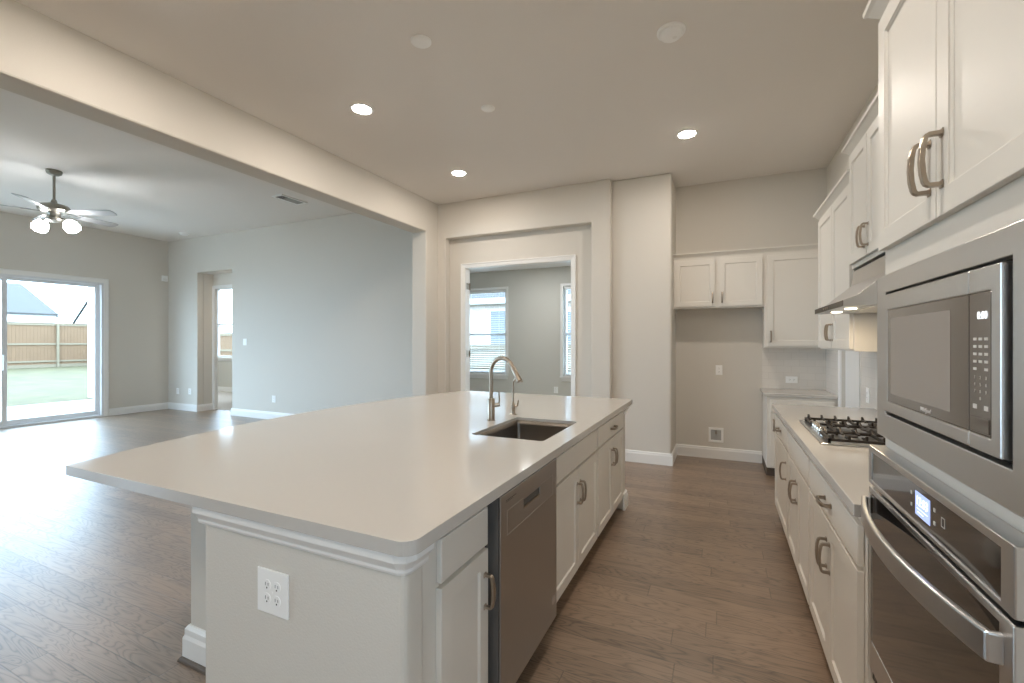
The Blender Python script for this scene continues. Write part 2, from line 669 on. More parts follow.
def window_unit(n, x0, x1, z0, z1, y, depth, facing, blinds=False, grid=True):
    """double hung window in an x-z wall; facing = -1 if the room is on the -y side."""
    w = MB()
    fr = 0.045
    s = -facing
    ym = y + s * depth * 0.55
    w.sweep([(x0, z0), (x1, z0), (x1, z1), (x0, z1)], [(0, -0.03), (fr, -0.03), (fr, 0.03), (0, 0.03)], lambda u, v, b: (u, ym + b, v), closed=True)
    zm = (z0 + z1) / 2 - 0.05
    w.box(x0 + fr, x1 - fr, ym - 0.022, ym + 0.022, zm - 0.022, zm + 0.022)
    root = struct(w.build('window_%d' % n, VINYL))
    g = MB().box(x0 + fr, x1 - fr, ym - 0.003, ym + 0.003, z0 + fr, z1 - fr).build('window_pane', GLASS, root)
    t = MB()
    t.box(x0 - 0.05, x1 + 0.05, y, y + facing * 0.05, z0 - 0.03, z0)
    t.box(x0 - 0.03, x1 + 0.03, y, y + facing * 0.015, z0 - 0.10, z0 - 0.03)
    t.build('window_sill', TRIM, root, bevel=0.003)
    if grid:
        m = MB()
        m.sweep([(x0, z0), (x0, z1), (x1, z1), (x1, z0)], [(0, 0), (0.05, 0), (0.05, 0.015), (0, 0.015)], lambda u, v, b: (u, y + facing * b, v))
        m.build('window_casing', TRIM, root, bevel=0.003)
    return root


# big unseen living room window left of the frame, added for more daylight
lw = MB()
lw.sweep([(-2.4, 0.3), (1.2, 0.3), (1.2, 2.85), (-2.4, 2.85)], [(0, -0.03), (0.045, -0.03), (0.045, 0.03), (0, 0.03)], lambda u, v, b: (XL - 0.09 + b, u, v), closed=True)
lw.box(XL - 0.11, XL - 0.07, -1.22, -1.18, 0.34, 2.81).box(XL - 0.11, XL - 0.07, -0.02, 0.02, 0.34, 2.81)
lw = struct(lw.build('window_4', VINYL))
MB().box(XL - 0.093, XL - 0.087, -2.36, 1.16, 0.34, 2.81).build('window_pane', GLASS, lw)
MB().box(XL, XL + 0.05, -2.45, 1.25, 0.27, 0.30).build('window_sill', TRIM, lw)

# unseen window behind the camera in the right wall, added to light the island
nw = MB()
nw.sweep([(-2.0, 0.9), (-0.8, 0.9), (-0.8, 2.45), (-2.0, 2.45)], [(0, -0.03), (0.045, -0.03), (0.045, 0.03), (0, 0.03)], lambda u, v, b: (XR + 0.06 + b, u, v), closed=True)
nw.box(XR + 0.04, XR + 0.08, -1.96, -0.84, 1.62, 1.66)
nw = struct(nw.build('window_5', VINYL))
MB().box(XR + 0.057, XR + 0.063, -1.96, -0.84, 0.94, 2.41).build('window_pane', GLASS, nw)
MB().box(XR - 0.05, XR, -2.05, -0.75, 0.87, 0.90).build('window_sill', TRIM, nw)
portal((XR + 0.09, -1.4, 1.67), (0, PI / 2, 0), 1.5, 1.2)

for i, (a, b) in enumerate(added_backwins):
    window_unit(i + 6, a, b, 0.45, 2.75, YB, 0.14, 1)  # the added daylight window, out of view behind the camera
    portal(((a + b) / 2, YB - 0.12, 1.6), (PI / 2, 0, 0), b - a, 2.3)

# ---- sliding patio door (in wall_left)
XG = XL - 0.06
sd = MB()
sd.sweep([(SY0, 0.0), (SY1, 0.0), (SY1, SZ), (SY0, SZ)], [(0, 0.07), (0, -0.07), (0.035, -0.07), (0.035, 0.07)], lambda u, v, b: (XG + b, u, v), closed=True)
door1 = struct(sd.build('door_1', VINYL, bevel=0.003))
YM = 3.28


def slide_panel(y0, y1, x):
    m = MB()
    z0, z1 = 0.036, SZ - 0.036
    m.plate([(y0, z0), (y1, z0), (y1, z1), (y0, z1)], [[(y0 + 0.065, z0 + 0.085), (y1 - 0.065, z0 + 0.085), (y1 - 0.065, z1 - 0.055), (y0 + 0.065, z1 - 0.055)]], x - 0.018, x + 0.018, YZX)
    f = m.build('sliding_sash', VINYL, door1, bevel=0.004)
    MB().box(x - 0.004, x + 0.004, y0 + 0.06, y1 - 0.06, z0 + 0.08, z1 - 0.05).build('glass_pane', GLASS, f)
    return f


slide_panel(YM - 0.035, SY1 - 0.036, XG - 0.022)
p2 = slide_panel(SY0 + 0.036, YM + 0.035, XG + 0.022)
MB().box(XG + 0.04, XG + 0.075, YM - 0.02, YM + 0.012, 0.95, 1.2).build('pull_handle', VINYL, p2, bevel=0.006)
c = MB()
c.sweep([(SY1, 0), (SY1, SZ), (SY0, SZ), (SY0, 0)], [(0.0, 0), (-0.08, 0), (-0.08, 0.012), (-0.055, 0.02), (0.0, 0.016)], lambda u, v, b: (XL + b, u, v))
c.build('door_casing', TRIM, door1, bevel=0.003)

# ---- doorway to the study: casing, jamb, hinges
CAS = [(0, 0), (0.065, 0), (0.065, 0.022), (0.052, 0.022), (0.044, 0.015), (0.014, 0.011), (0, 0.008)]
c = MB()
yb = YF + 0.121
c.sweep([(DX0 + 0.02, 0), (DX0 + 0.02, DZ - 0.02), (DX1 - 0.02, DZ - 0.02), (DX1 - 0.02, 0)], CAS, lambda u, v, b: (u, yb - b, v))
case2 = struct(c.build('door_2', TRIM, bevel=0.002))
j = MB()
j.sweep([(DX0, 0), (DX0, DZ), (DX1, DZ), (DX1, 0)], [(0, 0.0), (-0.02, 0.0), (-0.02, 0.125), (0, 0.125)], lambda u, v, b: (u, yb + b, v))
j.build('door_jamb', TRIM, case2)
for z in (0.3, 1.25, 2.2):
    MB().tube([(DX0 + 0.026, yb + 0.118, z - 0.05), (DX0 + 0.026, yb + 0.118, z + 0.05)], 0.007).box(DX0 + 0.02, DX0 + 0.022, yb + 0.03, yb + 0.115, z - 0.045, z + 0.045).build('door_hinge', NICKEL, case2)

# ---- study room beyond
SYB, SC = 7.95, 2.79
struct(MB().box(-6.2, -1.25, 5.83, SYB + 0.2, -0.1, 0.002).box(-3.88, -1.21, YF + 0.24, 5.83, -0.1, 0.002).build('floor_study', CARPET))
struct(MB().box(-6.3, -1.21, 5.83, SYB + 0.2, SC, SC + 0.1).box(-3.88, -1.21, YF + 0.24, 5.83, SC, SC + 0.1).build('ceiling_study', CEIL))
w1, w2 = (-4.72, -3.79), (-2.63, -1.70)
WZ0, WZ1 = 0.79, 2.43
hol = [[(a, WZ0), (b, WZ0), (b, WZ1), (a, WZ1)] for a, b in (w1, w2)]
struct(MB().plate([(-6.3, 0), (-1.21, 0), (-1.21, SC), (-6.3, SC)], hol, SYB, SYB + 0.16, XZY).build('wall_study_back', STUDYW))
struct(MB().box(-6.3, -6.2, 5.83, SYB, 0, SC).build('wall_study_left', STUDYW))
struct(MB().box(-1.25, -1.21, YF + 0.24, SYB, 0, SC).build('wall_study_right', STUDYW))
for n, (a, b) in ((1, w1), (2, w2)):
    window_unit(n, a, b, WZ0, WZ1, SYB, 0.16, -1)
    portal(((a + b) / 2, SYB + 0.12, (WZ0 + WZ1) / 2), (-PI / 2, 0, 0), b - a, WZ1 - WZ0)
blind_labels = ('white horizontal blinds in the left study window seen through the doorway',
                'white horizontal blinds in the right study window beside the door jamb')
for (a, b), lab in zip((w1, w2), blind_labels):
    r = thing('window_blinds', lab, 'blinds', ((a + b) / 2, SYB + 0.035, WZ0), 0, 'blinds in the study windows')
    hw = (b - a) / 2 - 0.02
    MB().box(-hw, hw, -0.025, 0.025, WZ1 - WZ0 - 0.05, WZ1 - WZ0 - 0.004).build('head_rail', BLIND, r)
    MB().box(-hw, hw, -0.02, 0.02, 0.012, 0.032).build('bottom_rail', BLIND, r)
    sl = MB()
    k = 0.07
    while k < WZ1 - WZ0 - 0.07:
        sl.add([(-hw, -0.02, k - 0.002), (hw, -0.02, k - 0.002), (hw, 0.02, k + 0.002), (-hw, 0.02, k + 0.002),
                (-hw, -0.02, k), (hw, -0.02, k), (hw, 0.02, k + 0.004), (-hw, 0.02, k + 0.004)],
               [(0, 1, 2, 3), (4, 5, 6, 7), (0, 1, 5, 4), (2, 3, 7, 6), (1, 2, 6, 5), (3, 0, 4, 7)])
        k += 0.043
    sl.build('slats', BLIND, r)
    cd = MB()
    for q in (-0.7, 0.7):
        cd.tube([(q * hw, -0.022, 0.03), (q * hw, -0.022, WZ1 - WZ0 - 0.04)], 0.0015, 5)
    cd.build('ladder_cord', BLIND, r)

# ---- hall alcove and bedroom seen through the living room opening
struct(MB().box(HX0 - 0.6, -6.9, YL + 0.12, 6.02, HZ, HZ + 0.1).build('ceiling_hall', CEIL))
struct(MB().box(HX0 - 0.1, HX0, YL + 0.12, 6.02, 0, HZ).build('wall_hall_left', WALL))
struct(MB().box(-7.0, -6.9, YL + 0.12, 6.02, 0, HZ).build('wall_hall_right', WALL))
BX0, BX1, BZ = -9.60, -8.72, 2.53
struct(MB().plate([(-14.7, 0), (BX0, 0), (BX0, BZ), (BX1, BZ), (BX1, 0), (-6.9, 0), (-6.9, 3.3), (-14.7, 3.3)], [], 6.02, 6.08, XZY).build('wall_bedroom_front', WALL))
c = MB()
c.sweep([(BX0 + 0.015, 0), (BX0 + 0.015, BZ - 0.015), (BX1 - 0.015, BZ - 0.015), (BX1 - 0.015, 0)], CAS, lambda u, v, b: (u, 6.02 - b, v))
c3 = struct(c.build('door_3', TRIM, bevel=0.002))
j = MB()
j.sweep([(BX0, 0), (BX0, BZ), (BX1, BZ), (BX1, 0)], [(0, 0.0), (-0.015, 0.0), (-0.015, 0.06), (0, 0.06)], lambda u, v, b: (u, 6.02 + b, v))
j.build('door_jamb', TRIM, c3)
struct(MB().box(-14.7, -6.9, 6.05, 8.5, -0.1, 0.004).build('floor_bedroom', CARPET))
struct(MB().box(-14.7, -6.9, 6.02, 8.5, 3.25, 3.35).build('ceiling_bedroom', CEIL))
bw = (-13.22, -11.7)
struct(MB().plate([(-14.7, 0), (-6.9, 0), (-6.9, 3.3), (-14.7, 3.3)], [[(bw[0], 0.97), (bw[1], 0.97), (bw[1], 2.95), (bw[0], 2.95)]], 8.3, 8.45, XZY).build('wall_bedroom_back', STUDYW))
struct(MB().box(-14.7, -14.6, 6.14, 8.3, 0, 3.3).build('wall_bedroom_left', STUDYW))
struct(MB().box(-7.0, -6.9, 6.14, 8.3, 0, 3.3).build('wall_bedroom_right', STUDYW))
window_unit(3, bw[0], bw[1], 0.97, 2.95, 8.3, 0.15, -1)
portal(((bw[0] + bw[1]) / 2, 8.42, 1.95), (-PI / 2, 0, 0), bw[1] - bw[0], 1.98)

# ---- baseboards
BASE = [(0, 0), (0.016, 0), (0.016, 0.105), (0.011, 0.118), (0.011, 0.128), (0.006, 0.137), (0, 0.137)]


def baseboard(name, path):
    return struct(MB().sweep(path, BASE, XYZ).build(name, TRIM))


baseboard('baseboard_living', [(XB1, 5.12 + 0.58), (HX1, YL), (HX1, YL + 0.12)])
baseboard('baseboard_left', [(HX0, 6.02), (HX0, YL), (XL, YL), (XL, SY1 + 0.08)])
baseboard('baseboard_left_near', [(XL, SY0 - 0.08), (XL, YB), (XR, YB), (XR, 0.7)])
baseboard('baseboard_column', [(XB0, YF), (XB0, 5.12), (XB1, 5.12), (XB1, YL)][::1])
baseboard('baseboard_niche', [(0.43, YN), (-0.52, YN), (-0.52, 5.485), (-1.20, 5.485), (-1.20, YF), (RX1, YF), (RX1, yb)])
baseboard('baseboard_far', [(RX0, yb), (RX0, YF), (XB0, YF)])
baseboard('baseboard_bedroom', [(-7.0, 8.3), (-14.6, 8.3)])
baseboard('baseboard_study', [(-1.25, SYB), (-6.2, SYB)])

# ---- pantry door in the right wall
pd = MB().box(XR + 0.03, XR + 0.065, 4.725, 5.355, 0.008, 2.025)
door4 = struct(pd.build('door_4', TRIM, bevel=0.002))
MB().sweep([(4.72, 0), (4.72, 2.03), (5.36, 2.03), (5.36, 0)], [(-0.004, 0), (0.058, 0), (0.058, 0.018), (0.04, 0.016), (-0.004, 0.010)], lambda u, v, b: (XR - b, u, v)).build('door_casing', TRIM, door4, bevel=0.002)
MB().box(XR + 0.018, XR + 0.032, 4.722, 4.734, 0.85, 0.93).build('latch', NICKEL, door4)

# ------------------------------------------------------------------ cabinet builders (local frame: x along the front, -y out of the front)
R_POSX, R_NEGX, R_NEGY = PI / 2, -PI / 2, 0.0
CROWN = [(0, 0), (0.006, 0), (0.009, 0.012), (0.018, 0.022), (0.034, 0.040), (0.044, 0.046), (0.046, 0.060), (0, 0.060)]


def handle(parent, x, z, y=-0.02, vert=True, L=0.110):
    k = L / 2
    path = [(-k, 0), (-k, 0.008), (-k, 0.0225), (-k + 0.003, 0.0275), (-k + 0.009, 0.030), (-k * 0.5, 0.0335), (0, 0.0352),
            (k * 0.5, 0.0335), (k - 0.009, 0.030), (k - 0.003, 0.0275), (k, 0.0225), (k, 0.008), (k, 0)]
    ws = [0.020, 0.014, 0.013, 0.0135, 0.0145, 0.016, 0.0165, 0.016, 0.0145, 0.0135, 0.013, 0.014, 0.020]
    m = (lambda u, v, a: (x + a, y - v, z + u)) if vert else (lambda u, v, a: (x + u, y - v, z + a))
    b = MB().strap(path, ws, 0.0095, m)
    for s in (-1, 1):
        if vert:
            b.box(x - 0.009, x + 0.009, y - 0.003, y, z + s * k - 0.009, z + s * k + 0.009)
        else:
            b.box(x + s * k - 0.009, x + s * k + 0.009, y - 0.003, y, z - 0.009, z + 0.009)
    return b.build('handle', NICKEL, parent, bevel=0.0015)


def door(parent, x0, x1, z0, z1, hx=None, hz=None, rail=0.057, name='door'):
    b = MB()
    b.plate([(x0, z0), (x1, z0), (x1, z1), (x0, z1)],
            [[(x0 + rail, z0 + rail), (x1 - rail, z0 + rail), (x1 - rail, z1 - rail), (x0 + rail, z1 - rail)]], -0.020, -0.001, XZY)
    b.box(x0 + rail - 0.002, x1 - rail + 0.002, -0.0115, -0.002, z0 + rail - 0.002, z1 - rail + 0.002)
    b.sweep([(x0 + rail, z0 + rail), (x1 - rail, z0 + rail), (x1 - rail, z1 - rail), (x0 + rail, z1 - rail)],
            [(0, -0.018), (0.006, -0.0117), (0, -0.0117)], lambda u, v, c: (u, c, v), closed=True)
    o = b.build(name, CAB, parent, bevel=0.0015)
    if hx is not None:
        handle(o, hx, hz)
    return o


def drawer(parent, x0, x1, z0, z1, hw=True):
    o = MB().box(x0, x1, -0.020, -0.001, z0, z1).build('drawer_front', CAB, parent, bevel=0.004)
    if hw:
        handle(o, (x0 + x1) / 2, (z0 + z1) / 2, vert=False)
    return o


def base_carcass(root, w, d, z1, toe=0.1, holes=None):
    b = MB()
    t = 0.018
    b.box(0, w, 0, t, toe, z1)
    b.box(0, t, t, d, toe, z1)
    b.box(w - t, w, t, d, toe, z1)
    b.box(t, w - t, d - t, d, toe, z1)
    b.box(t, w - t, t, d - t, toe, toe + t)
    b.build('carcass', CAB, root)
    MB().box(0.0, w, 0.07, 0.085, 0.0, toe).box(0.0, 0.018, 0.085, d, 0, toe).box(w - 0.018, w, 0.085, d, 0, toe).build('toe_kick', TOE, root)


def wall_carcass(root, w, d, z0, z1):
    b = MB()
    t = 0.018
    b.box(0, w, 0, d, z0 + 0.012, z1)
    b.box(0, w, 0, t, z0, z0 + 0.012)
    b.box(0, t, t, d, z0, z0 + 0.012)
    b.box(w - t, w, t, d, z0, z0 + 0.012)
    b.build('carcass', CAB, root, bevel=0.001)


def crown(root, w, d, z, left=True, right=True):
    p = []
    if right:
        p.append((w, d))
    p += [(w, 0), (0, 0)]
    if left:
        p.append((0, d))
    MB().sweep(p, CROWN, lambda u, v, b: (u, v, z + b)).build('crown_moulding', CAB, root)


DRZ = (0.708, 0.840)
DOZ = (0.118, 0.694)

# ------------------------------------------------------------------ island
IX = -0.765
CT0, CT1 = 0.875, 0.914
# narrow cabinet
r = thing('base_cabinet', 'narrow white island cabinet with one door, left of the stainless dishwasher', 'cabinet', (IX, 1.058, 0), R_POSX, 'island base cabinets')
base_carcass(r, 0.372, 0.6, CT0)
drawer(r, 0.066, 0.360, *DRZ, hw=False)
door(r, 0.066, 0.360, *DOZ, hx=0.334, hz=0.557)
# sink cabinet
r = thing('base_cabinet', 'white double-door island cabinet under the sink, right of the dishwasher', 'cabinet', (IX, 2.083, 0), R_POSX, 'island base cabinets')
base_carcass(r, 0.899, 0.6, CT0)
drawer(r, 0.012, 0.887, *DRZ, hw=False)['label'] = 'plain false drawer front without a handle'
door(r, 0.012, 0.446, *DOZ, hx=0.420, hz=0.557)
door(r, 0.453, 0.887, *DOZ, hx=0.479, hz=0.557)
# end cabinet
r = thing('base_cabinet', 'white island cabinet at the far end with a handled drawer over two doors', 'cabinet', (IX, 2.984, 0), R_POSX, 'island base cabinets')
base_carcass(r, 0.870, 0.6, CT0)
drawer(r, 0.012, 0.858, *DRZ)
door(r, 0.012, 0.432, *DOZ, hx=0.406, hz=0.557)
door(r, 0.438, 0.858, *DOZ, hx=0.464, hz=0.557)

# island walls (drywall ends and back)
IWX, IRX, IY0, IY1 = -1.60, -0.754, 0.965, 1.056
struct(MB().box(IWX, IRX, IY0, IY1, 0, CT0).build('wall_island_near', WALL, bevel=0.02, seg=4))
struct(MB().box(IWX, IRX, 3.862, 3.985, 0, CT0).build('wall_island_far', WALL, bevel=0.02, seg=4))
struct(MB().box(IWX, IWX + 0.1, IY1, 3.862, 0, CT0).build('wall_island_back', WALL))
TR = [(0, 0.806), (0.008, 0.806), (0.012, 0.814), (0.012, 0.822), (0.018, 0.832), (0.026, 0.842), (0.030, 0.848), (0.030, 0.8748), (0, 0.8748)]
struct(MB().sweep([(IRX, IY1), (IRX, IY0 + 0.02), (IRX - 0.006, IY0 + 0.006), (IRX - 0.02, IY0), (IWX - 0.008, IY0)], TR, XYZ).sweep([(IWX, 3.985), (IRX, 3.985), (IRX, 3.862)], TR, XYZ).build('trim_1', TRIM))
ISB = [(0, 0), (0.018, 0), (0.018, 0.10), (0.012, 0.115), (0.012, 0.13), (0.005, 0.142), (0, 0.142)]
struct(MB().sweep([(IRX, IY1), (IRX, IY0 + 0.02), (IRX - 0.006, IY0 + 0.006), (IRX - 0.02, IY0), (IWX, IY0), (IWX, 3.985), (IRX, 3.985), (IRX, 3.862)], ISB, XYZ).build('baseboard_island', TRIM))

# support post under the overhang
r = thing('support_post', 'grey square post with white plinth under the island overhang', 'post', (-2.088, 1.31, 0))
MB().box(-0.07, 0.07, -0.062, 0.062, 0, CT0).build('shaft', WALL, r, bevel=0.004)
MB().sweep([(-0.07, 0.062), (0.07, 0.062), (0.07, -0.062), (-0.07, -0.062)], [(0, 0.02), (0.022, 0.02), (0.022, 0.10), (0.016, 0.115), (0.016, 0.14), (0.006, 0.155), (0, 0.155)], XYZ, closed=True).build('plinth', TRIM, r)
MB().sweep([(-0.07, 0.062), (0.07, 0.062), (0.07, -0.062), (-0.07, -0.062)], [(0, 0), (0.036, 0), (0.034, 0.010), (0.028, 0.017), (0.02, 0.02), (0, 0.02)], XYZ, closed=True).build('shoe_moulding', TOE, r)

# worktop with bowed seating edge and sink cut-out
out = [(-0.706 - 0.045, 0.925)]
for k in range(1, 8):
    a = -PI / 2 + (PI / 2) * k / 8
    out.append((-0.706 - 0.045 + 0.045 * math.cos(a), 0.925 + 0.045 + 0.045 * math.sin(a)))
out += [(-0.706, 0.97), (-0.706, 4.045), (-0.716, 4.06)]
out += [(-2.385, 4.06)]
for k in range(1, 24):
    t = k / 24
    y = 4.06 + (0.925 - 4.06) * t
    xx = -2.385 + (-2.43 + 2.385) * t - 0.29 * 4 * t * (1 - t)
    out.append((xx, y))
out += [(-2.43, 0.925)]
SX0, SX1, SY_0, SY_1 = -1.245, -0.822, 2.16, 2.785


def rrect(x0, x1, y0, y1, rr, n=4):
    pts = []
    for cx_, cy_, a0 in ((x1 - rr, y0 + rr, -PI / 2), (x1 - rr, y1 - rr, 0), (x0 + rr, y1 - rr, PI / 2), (x0 + rr, y0 + rr, PI)):
        for k in range(n + 1):
            a = a0 + PI / 2 * k / n
            pts.append((cx_ + rr * math.cos(a), cy_ + rr * math.sin(a)))
    return pts


o = MB().plate(out, [rrect(SX0, SX1, SY_0, SY_1, 0.022)], CT0, CT1, XYZ).build('island_countertop', QUARTZ, bevel=0.003)
tag(o, 'large white quartz island worktop with a sink cut-out and bowed seating edge', 'countertop')

# sink
r = thing('kitchen_sink', 'rectangular stainless undermount sink set in the island worktop', 'sink', ((SX0 + SX1) / 2, (SY_0 + SY_1) / 2, 0.665))
hw, hl, t = (SX1 - SX0) / 2 - 0.0015, (SY_1 - SY_0) / 2 - 0.0015, 0.0015
b = MB()
loops = []
for (dx, dz, rr) in ((0.0, 0.231, 0.021), (-0.001, 0.20, 0.021), (-0.006, 0.03, 0.03), (-0.016, 0.01, 0.04), (-0.04, 0.002, 0.05)):
    loops.append([b.bm.verts.new((x, y, dz)) for x, y in rrect(-hw - dx, hw + dx, -hl - dx, hl + dx, rr)])
for q in range(len(loops) - 1):
    n = len(loops[0])
    for k in range(n):
        b.bm.faces.new((loops[q][k], loops[q][(k + 1) % n], loops[q + 1][(k + 1) % n], loops[q + 1][k]))
b.bm.faces.new(loops[-1])
bas = b.build('basin', SINKST, r, smooth=True)
md = bas.modifiers.new('solid', 'SOLIDIFY')
md.thickness = 0.0012
md.offset = 0
MB().lathe([(0.045, 0.003), (0.045, 0.006), (0.036, 0.005), (0.034, 0.0035), (0.012, 0.0035), (0.01, 0.008), (0.002, 0.009)], (0, 0, 0), 24).build('drain', CHROME, r, smooth=True)

# main faucet
r = thing('kitchen_faucet', 'tall brushed nickel arched faucet with pull-down head beside the sink', 'faucet', (-1.345, 2.60, CT1))
MB().lathe([(0.027, 0), (0.027, 0.004), (0.0235, 0.007), (0.0235, 0.138), (0.021, 0.142), (0.013, 0.143)], n=24).build('body', NICKEL, r, smooth=True)
pts = [(0, 0, 0.14), (0, 0, 0.22), (0, 0, 0.30)]
RR = 0.092
dx, dy = 0.97, -0.24
for k in range(1, 15):
    a = PI * (1 - k / 16.5)
    pts.append(((RR + RR * math.cos(a)) * dx, (RR + RR * math.cos(a)) * dy, 0.31 + RR * math.sin(a)))
MB().tube(pts, 0.0125, 14).build('neck', NICKEL, r, smooth=True)
e, e0 = Vector(pts[-1]), Vector(pts[-2])
dr_ = (e - e0).normalized()
MB().tube([e, e + dr_ * 0.012, e + dr_ * 0.016, e + dr_ * 0.07, e + dr_ * 0.105, e + dr_ * 0.108], [0.0128, 0.013, 0.0155, 0.0175, 0.0195, 0.016], 16).build('spray_head', NICKEL, r, smooth=True)
hb = MB()
hb.tube([(0.018, 0.012, 0.095), (0.048, 0.03, 0.101)], 0.013, 14)
hh = hb.build('lever_hub', NICKEL, r, smooth=True)
MB().tube([(0.044, 0.027, 0.103), (0.046, 0.028, 0.135), (0.043, 0.026, 0.185)], [0.0055, 0.0045, 0.004], 10).build('lever', NICKEL, hh, smooth=True)

# filtered water faucet
r = thing('water_faucet', 'small brushed nickel gooseneck water tap behind the main faucet', 'faucet', (-1.315, 2.875, CT1))
MB().lathe([(0.026, 0), (0.026, 0.004), (0.016, 0.009), (0.013, 0.03), (0.0165, 0.045), (0.0165, 0.062), (0.011, 0.07), (0.0085, 0.085), (0.0065, 0.088)], n=20).build('body', NICKEL, r, smooth=True)
pts = [(0, 0, 0.08), (0, 0, 0.2)]
for k in range(1, 12):
    a = PI * (1 - k / 13)
    pts.append(((0.045 + 0.045 * math.cos(a)) * 0.95, (0.045 + 0.045 * math.cos(a)) * -0.3, 0.205 + 0.05 * math.sin(a)))
MB().tube(pts, 0.0062, 10).build('spout', NICKEL, r, smooth=True)
MB().tube([(0.01, 0.0, 0.055), (0.03, 0.006, 0.06), (0.036, 0.008, 0.10)], [0.006, 0.006, 0.004], 8).build('lever', NICKEL, r, smooth=True)

# dishwasher
DW0, DWw = 1.436, 0.632
r = thing('dishwasher', 'stainless steel dishwasher built into the island between cabinets', 'dishwasher', (IX, DW0, 0), R_POSX)
MB().box(0.004, DWw - 0.004, -0.001, 0.56, 0.105, 0.868).box(0.014, DWw - 0.010, -0.0445, -0.001, 0.116, 0.864).build('tub', DWSIDE, r)
b = MB()
PX0, PX1, PZ0, PZ1 = 0.225, 0.405, 0.755, 0.792
b.plate([(0.018, 0.115), (DWw - 0.012, 0.115), (DWw - 0.012, 0.866), (0.018, 0.866)], [[(PX0, PZ0), (PX1, PZ0), (PX1, PZ1), (PX0, PZ1)]], -0.052, -0.0445, XZY)
dd = b.build('door', DWSTEEL, r, bevel=0.003)
dd['label'] = 'brushed steel door panel'
pk = MB().box(PX0, PX1, -0.0515, -0.0446, PZ0 - 0.001, PZ0 + 0.006)
pk.build('pocket_handle', NICKEL, dd)
MB().box(0.07, 0.565, -0.0532, -0.0515, 0.71, 0.7105).box(0.07, 0.0707, -0.0532, -0.0515, 0.71, 0.80).box(0.565, 0.5657, -0.0532, -0.0515, 0.71, 0.80).box(0.07, 0.22, -0.0532, -0.0515, 0.80, 0.8007).box(0.41, 0.5657, -0.0532, -0.0515, 0.80, 0.8007).build('control_outline', STEEL, dd)
MB().box(0.06, 0.15, -0.0528, -0.0515, 0.838, 0.8395).box(0.06, 0.125, -0.0528, -0.0515, 0.833, 0.8338).build('printed_text', SLOT, dd)
MB().lathe([(0.021, -0.0515), (0.021, -0.053), (0.018, -0.0532), (0.002, -0.0532)], (0.575, 0, 0.215), 24, 'y').build('round_badge', STEEL, dd)
MB().box(0.01, DWw - 0.01, 0.05, 0.065, 0.0, 0.105).build('toe_panel', BLACK, r)

# ------------------------------------------------------------------ right-hand base run
BX = 0.41                                # carcass face, doors stand 2 cm proud
r = thing('base_cabinet', 'white base cabinet nearest the wall oven with drawer and two doors', 'cabinet', (BX, 2.64, 0), R_NEGX, 'right-hand base cabinets')
w = 2.64 - 1.735
base_carcass(r, w, 0.63, CT0)
drawer(r, 0.012, w - 0.03, *DRZ)
door(r, 0.012, w / 2 - 0.012, *DOZ, hx=w / 2 - 0.040, hz=0.557)
door(r, w / 2 - 0.006, w - 0.03, *DOZ, hx=w / 2 + 0.022, hz=0.557)
r = thing('base_cabinet', 'white base cabinet under the gas cooktop with plain false drawer front', 'cabinet', (BX, 3.45, 0), R_NEGX, 'right-hand base cabinets')
w = 3.45 - 2.645
base_carcass(r, w, 0.63, CT0)
drawer(r, 0.010, w - 0.012, *DRZ, hw=False)
door(r, 0.010, w / 2 - 0.003, *DOZ, hx=w / 2 - 0.030, hz=0.557)
door(r, w / 2 + 0.003, w - 0.012, *DOZ, hx=w / 2 + 0.030, hz=0.557)
r = thing('base_cabinet', 'white single-door base cabinet at the far end of the cooktop run', 'cabinet', (BX, 4.25, 0), R_NEGX, 'right-hand base cabinets')
w = 4.25 - 3.455
base_carcass(r, w, 0.63, CT0)
drawer(r, 0.03, w - 0.012, *DRZ)
door(r, 0.03, w - 0.012, *DOZ, hx=w - 0.06, hz=0.557)
o = MB().box(0.374, XR - 0.012, 1.733, 4.268, CT0, CT1).build('countertop', QUARTZ, bevel=0.003)
tag(o, 'long white quartz worktop holding the gas cooktop', 'countertop', 'worktops along the walls')
# small base cabinet and worktop in the niche corner
o = MB().box(0.405, XR - 0.012, 5.425, YN - 0.012, 0.85, 0.88).build('countertop', QUARTZ, bevel=0.003)
tag(o, 'short white worktop against the tiled back wall beside the refrigerator niche', 'countertop', 'worktops along the walls')
r = thing('base_cabinet', 'white base cabinet against the back wall beside the refrigerator niche', 'cabinet', (0.432, 5.45, 0), R_NEGY)
w = XR - 0.012 - 0.432
base_carcass(r, w, 0.58, 0.85)
drawer(r, 0.03, w - 0.03, 0.68, 0.815)
door(r, 0.03, w - 0.03, 0.118, 0.665, hx=0.06, hz=0.55)
# backsplash
o = MB().box(0.43, XR - 0.01, YN - 0.010, YN, 0.88, 1.352).build('trim_2', TILE)
struct(o)
struct(MB().box(XR - 0.010, XR, 5.425, YN - 0.010, 0.88, 1.352).build('trim_3', TILE))
struct(MB().box(XR - 0.010, XR, 1.735, 4.645, CT0, 1.84).build('trim_4', TILE))

